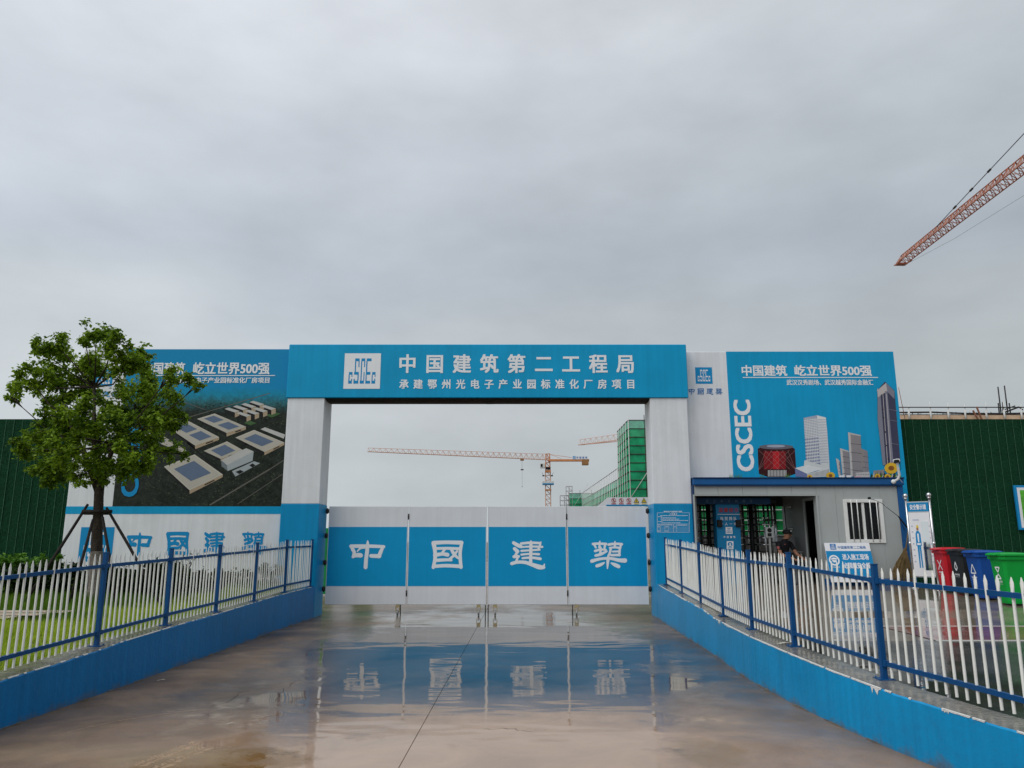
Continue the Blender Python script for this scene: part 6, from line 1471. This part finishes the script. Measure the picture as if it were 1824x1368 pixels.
for px in (968, 983):
    p1 = P(px, 847, Yc); mb = MB(); mb.box((p1.x - .35, Yc - .5, p1.z - .25), (p1.x + .35, Yc + .5, p1.z + .1)); mb.tube((p1.x, Yc, p1.z), (p1.x + (1 if px > 975 else -1) * .5, Yc, p1.z + 1.0), .05, n=5); mb.build('bracket', M['black'], c1)
p1 = P(930, 818, 253); mb = MB(); mb.box((p1.x - .6, 252.6, p1.z - .45), (p1.x + .6, 253.6, p1.z + .1)); mb.build('trolley', M['crane_block'], c1)
p2 = P(930, 836.5, 253); mb = MB(); mb.tube((p1.x - .15, 253, p1.z - .4), (p1.x - .15, 253, p2.z), .025, n=4); mb.tube((p1.x + .15, 253, p1.z - .4), (p1.x + .15, 253, p2.z), .025, n=4); mb.box((p1.x - .5, 252.7, p2.z - .2), (p1.x + .5, 253.3, p2.z + .15)); p3 = P(930, 867, 253); mb.tube((p1.x, 253, p2.z), (p1.x, 253, p3.z), .035, n=4); mb.ball((p1.x, 253, p3.z), .15, 6, 5); mb.build('hook', M['iron'], c1)
# second crane, mostly behind the green netted corner
c2 = thing('tower_crane', 'tower crane whose jib tip pokes out from behind the green netted corner', 'tower crane', (70, 222, 0), 'orange tower cranes')
a, b = P(1033, 792.5, 271), P(1105, 786, 257); dvec = (b - a) / (b - a).length; root = a + dvec * ((70 - a.x) / dvec.x); 
mb = MB(); truss(mb, (root.x, root.y, a.z), (a.x, a.y, a.z), 1.6, 2.4, 1.4, 1.9, 26, .085); mb.build('jib', M['crane_pale'], c2)
mb = MB(); mb.tube(a - dvec * .9, b, .1, n=5); mb.build('jib_walkway', M['crane'], c2)
mb = MB(); truss(mb, (root.x, root.y, 0), (root.x, root.y, a.z), 1.7, 1.7, 1.7, 1.7, 18, .12, box=True, up=Vector((0, 1, 0))); mb.build('mast', M['crane_pale'], c2)
mb = MB(); mb.bbox((root.x, root.y - .7, a.z - .5), (root.x + 12, root.y + .7, a.z + .2), .05); mb.build('counter_jib', M['crane'], c2)
# big crane overhead on the right
c3 = thing('tower_crane', 'red-orange lattice crane jib high overhead above the turf hoarding and bins', 'tower crane', (55.3, 48, 0), 'orange tower cranes')
a = P(1606, 469, 106.5); zc_ = a.z; b = Vector((55.3, 48, zc_))
mb = MB(); truss(mb, b, a, 2.0, 1.75, 1.45, 1.15, 44, .075); mb.build('jib', M['crane_red'], c3)
mb = MB(); d = (a - b).normalized(); s_ = d.cross(Vector((0, 0, 1))).normalized()
for f_ in np.linspace(.02, .99, 30):                                   # walkway mesh plates along one upper side
    p = b.lerp(a, f_); q = b.lerp(a, f_ + .018); w0 = (2.0 + (1.45 - 2.0) * f_) / 2; h0 = 1.75 + (1.15 - 1.75) * f_
    mb.add([p - s_ * w0 * .97 + Vector((0, 0, .1)), q - s_ * w0 * .97 + Vector((0, 0, .1)), q - s_ * w0 * .30 + Vector((0, 0, h0 * .74)), p - s_ * w0 * .30 + Vector((0, 0, h0 * .74))], [(0, 1, 2, 3)])
mb.build('side_mesh', netmat('jib_mesh', (.62, .36, .28), .5), c3)
mb = MB(); mb.box(a - Vector((.75, .3, .18)), a + Vector((.75, .5, .02))); mb.tube(a + Vector((-.8, .7, -.05)), a + Vector((.8, .7, -.05)), .09, n=6); mb.bar(a + Vector((-.7, .4, -.1)), a + Vector((-.7, -1.6, -.1)), .12, .12); mb.bar(a + Vector((.7, .4, -.1)), a + Vector((.7, -1.6, -.1)), .12, .12); mb.build('tip_pulley', M['crane_red'], c3)
apex = Vector((55.3, 47, zc_ + 7.5)); att = P(1668, 404, 94.6)
mb = MB(); mb.tube(att, apex, .05, n=5)
for f_ in (.09, .17, .25, .42, .46): p = att.lerp(apex, f_); q = att.lerp(apex, f_ + .012); mb.tube(p, q, .13, n=6)
mb.build('pendant_bar', M['iron'], c3)
mb = MB(); mb.path([a + Vector((.3, .4, -.3)), P(1700, 425, 92), P(1824, 348, 78), P(1900, 300, 70)], .02, 4); mb.build('rope', M['grey_metal'], c3)
mb = MB(); truss(mb, (55.3, 48, 0), (55.3, 48, zc_), 1.8, 1.8, 1.8, 1.8, 20, .1, box=True, up=Vector((0, 1, 0))); mb.tube((54.6, 48, zc_), apex, .12, n=6); mb.tube((56, 48, zc_), apex, .12, n=6); mb.build('mast', M['crane_red'], c3)
mb = MB(); mb.bbox((54.5, 34, zc_ - .4), (56.1, 48, zc_ + .2), .05); mb.build('counter_jib', M['crane_red'], c3)

# ------------------------------------------------------------------ half-built floor above the right hoarding
YF2 = 45.0
fl = thing('unfinished_building', 'half built concrete floor with guard rails and rebar above the turf hoarding', 'building', (30, YF2, 0))
zf = P(1700, 738, YF2).z; xa, xb = P(1545, 740, YF2).x, P(2000, 740, YF2).x
mb = MB(); mb.box((xa, YF2, zf - 1.0), (xb, YF2 + 14, zf - .02)); mb.build('floor_slab', M['concrete'], fl)
mb = MB(); mb.box((xa, YF2 - .06, zf - .45), (xb, YF2 - .001, zf - .06)); mb.build('timber_form', M['timber'], fl)
for k in range(5): x = xa + 1 + k * 4; mb = MB(); mb.box((x, YF2 + 1, 0), (x + .6, YF2 + 1.6, zf - 1.0)); mb.build('column', M['concrete'], fl)
for i, px in enumerate((1618.5, 1657, 1688.5, 1718.5, 1756, 1788, 1818.5)):
    p0, p1 = P(px, 748, YF2), P(px - (1 if i % 2 else .4), (722, 716, 717, 716, 716, 716, 718)[i], YF2 - .1); mb = MB(); mb.tube((p0.x, YF2 - .12, zf - .4), (p1.x, YF2 - .12, p1.z), .035, n=6); mb.tube((p0.x, YF2 - .12, zf - .4), (p0.x, YF2 - .12, P(px, 731, YF2).z), .06, n=6); mb.build('guard_post', M['pale_metal'], fl)
mb = MB(); mb.tube(P(1600, 725.5, YF2 - .15), P(1840, 725.5, YF2 - .15), .032, n=6); mb.build('guard_rail', M['iron'], fl)
mb = MB(); mb.path([P(1600, 734.8, YF2 - .05), P(1660, 734.2, YF2 - .05), P(1720, 736.5, YF2 - .05), P(1790, 736.8, YF2 - .05), P(1840, 735.8, YF2 - .05)], .05, 6); mb.build('guard_rail', M['iron'], fl)
mb = MB(); rr = random.Random(31)
for k in range(70): px = rr.uniform(1604, 1826); mb.tube(P(px, 745, YF2 + .5 + rr.random()), P(px + rr.uniform(-1, 1), rr.uniform(733, 741), YF2 + .5), .018, n=4)
for y in (738.5, 741): mb.tube(P(1600, y, YF2 + .6), P(1840, y, YF2 + .6), .025, n=4)
for k in range(22): mb.tube(P(rr.uniform(1755, 1805), rr.uniform(738, 744), YF2 + .3), P(rr.uniform(1755, 1805), rr.uniform(738, 744), YF2 + .5), .04, n=4)
mb.build('rebar', M['iron'], fl)
mb = MB()
for (xa_, ya_, xb_, yb_) in ((1783, 735, 1777.5, 689), (1795, 735, 1789, 687), (1780, 737, 1778, 718), (1787, 737, 1786, 716), (1800, 737, 1797.5, 718)): mb.tube(P(xa_, ya_, YF2 + .8), P(xb_, yb_, YF2 + .8), .04, n=5)
mb.build('rebar', M['iron'], fl)
mb = MB(); mb.tube(P(1788, 735, YF2 + .1), P(1815, 725, YF2 + .1), .05, n=5); mb.tube(P(1785, 731, YF2 + .2), P(1808, 723, YF2 + .2), .035, n=5); mb.tube(P(1815, 725, YF2 + .1), P(1822, 730, YF2 + .1), .04, n=5); mb.build('brace', M['iron'], fl)
for (xa_, ya_, xb_, yb_) in ((1742, 747, 1733, 731), (1749, 748, 1739.5, 724.5)): mb = MB(); mb.bar(P(xa_, ya_, YF2 - .25), P(xb_, yb_, YF2 - .25), .1, .06); mb.build('plank', M['plank'], fl)
mb = MB(); mb.tube(P(1600.5, 690, 30), P(1612, 746, 30), .012, n=4); mb.build('rope', M['plank'], fl)

# ------------------------------------------------------------------ mud on the driveway: tyre tread prints and a line of silt
M['mud'] = mat('tyre_mud', (.30, .20, .125), .35, var=.25, vs_=9, bump=.3, bs=40, spec=.4)
mb = MB(); mr_ = random.Random(41)
for row, (pa, pb) in enumerate(((G(246, 1364), G(352, 1322)), (G(272, 1372), G(372, 1330)))):
    n = 34; d = (pb - pa).normalized(); sd = Vector((-d.y, d.x, 0))
    for k in range(n):
        if mr_.random() < .15: continue
        c = pa.lerp(pb, k / n) + Vector((mr_.gauss(0, .006), mr_.gauss(0, .006), 0))
        for q_ in (-1, 1):
            L = .05 * mr_.uniform(.6, 1.2); w_ = .007 * mr_.uniform(.7, 1.4); h = .006 * mr_.uniform(.5, 1.3); e1 = c + sd * (q_ * .012); e2 = c + sd * (q_ * (.012 + L)) + d * .02
            mb.add([e1 - d * w_, e2 - d * w_, e2 + d * w_, e1 + d * w_, (e1 + e2) / 2 + Vector((0, 0, h))], [(0, 1, 4), (1, 2, 4), (2, 3, 4), (3, 0, 4)])
tag(mb.build('mud_tread', M['mud']), kind='stuff', label='ridged mud left by tyre treads on the driveway', cat='mud')
mb = MB(); q_ = [G(x, y) for x, y in ((120, 1304), (200, 1286), (290, 1272), (378, 1262))]; vv = []
for a_, b_ in zip(q_, q_[1:]):
    for k in range(14):
        p_ = a_.lerp(b_, k / 14); w_ = .009 * mr_.uniform(.2, 1.0); vv += [(p_.x + mr_.gauss(0, .004), p_.y - w_, .0015), (p_.x, p_.y + w_, .0025)]
mb.add(vv, [(2 * i, 2 * i + 1, 2 * i + 3, 2 * i + 2) for i in range(len(vv) // 2 - 1)])
mb.build('silt_line', M['mud'], rd)

# ------------------------------------------------------------------ litter on the driveway and the plinth
def scrap(label, x, y, z, s_, g):
    mb = MB(); pts = [(0, 0, 0), (s_, .2 * s_, .01), (1.5 * s_, -.1 * s_, .006), (.8 * s_, -.35 * s_, .012), (.2 * s_, -.3 * s_, .002)]
    rot = Matrix.Rotation(g, 3, 'Z'); loc = Vector((x, y, z)); t = thing('litter_scrap', label, 'litter', loc, 'pale scraps of litter')
    mb.add([rot @ Vector(p) + loc + Vector((0, 0, .004)) for p in pts], [(0, 4, 3), (0, 3, 1), (1, 3, 2)]); mb.build('scrap', M['litter'], t)
for lab, px, py, s_ in (('pale dry leaf lying on the driveway near the lawn-side wall', 279, 1213, .07), ('tiny pale scrap at the foot of the lawn-side wall, nearer the gate', 421, 1152, .05), ('tiny pale scrap lying by the wall foot beneath the second fence post', 401, 1170, .04), ('small white scrap standing on the driveway left of the puddle reflection', 404, 1291, .04)):
    p = G(px, py); scrap(lab, p.x, p.y, .002, s_, .4)
p = G(1383, 1145, .56); scrap('white scrap lying on the chipped plinth top by the pickets', p.x, p.y, wz(RW, p.y)[1] + .012, .12, .2)
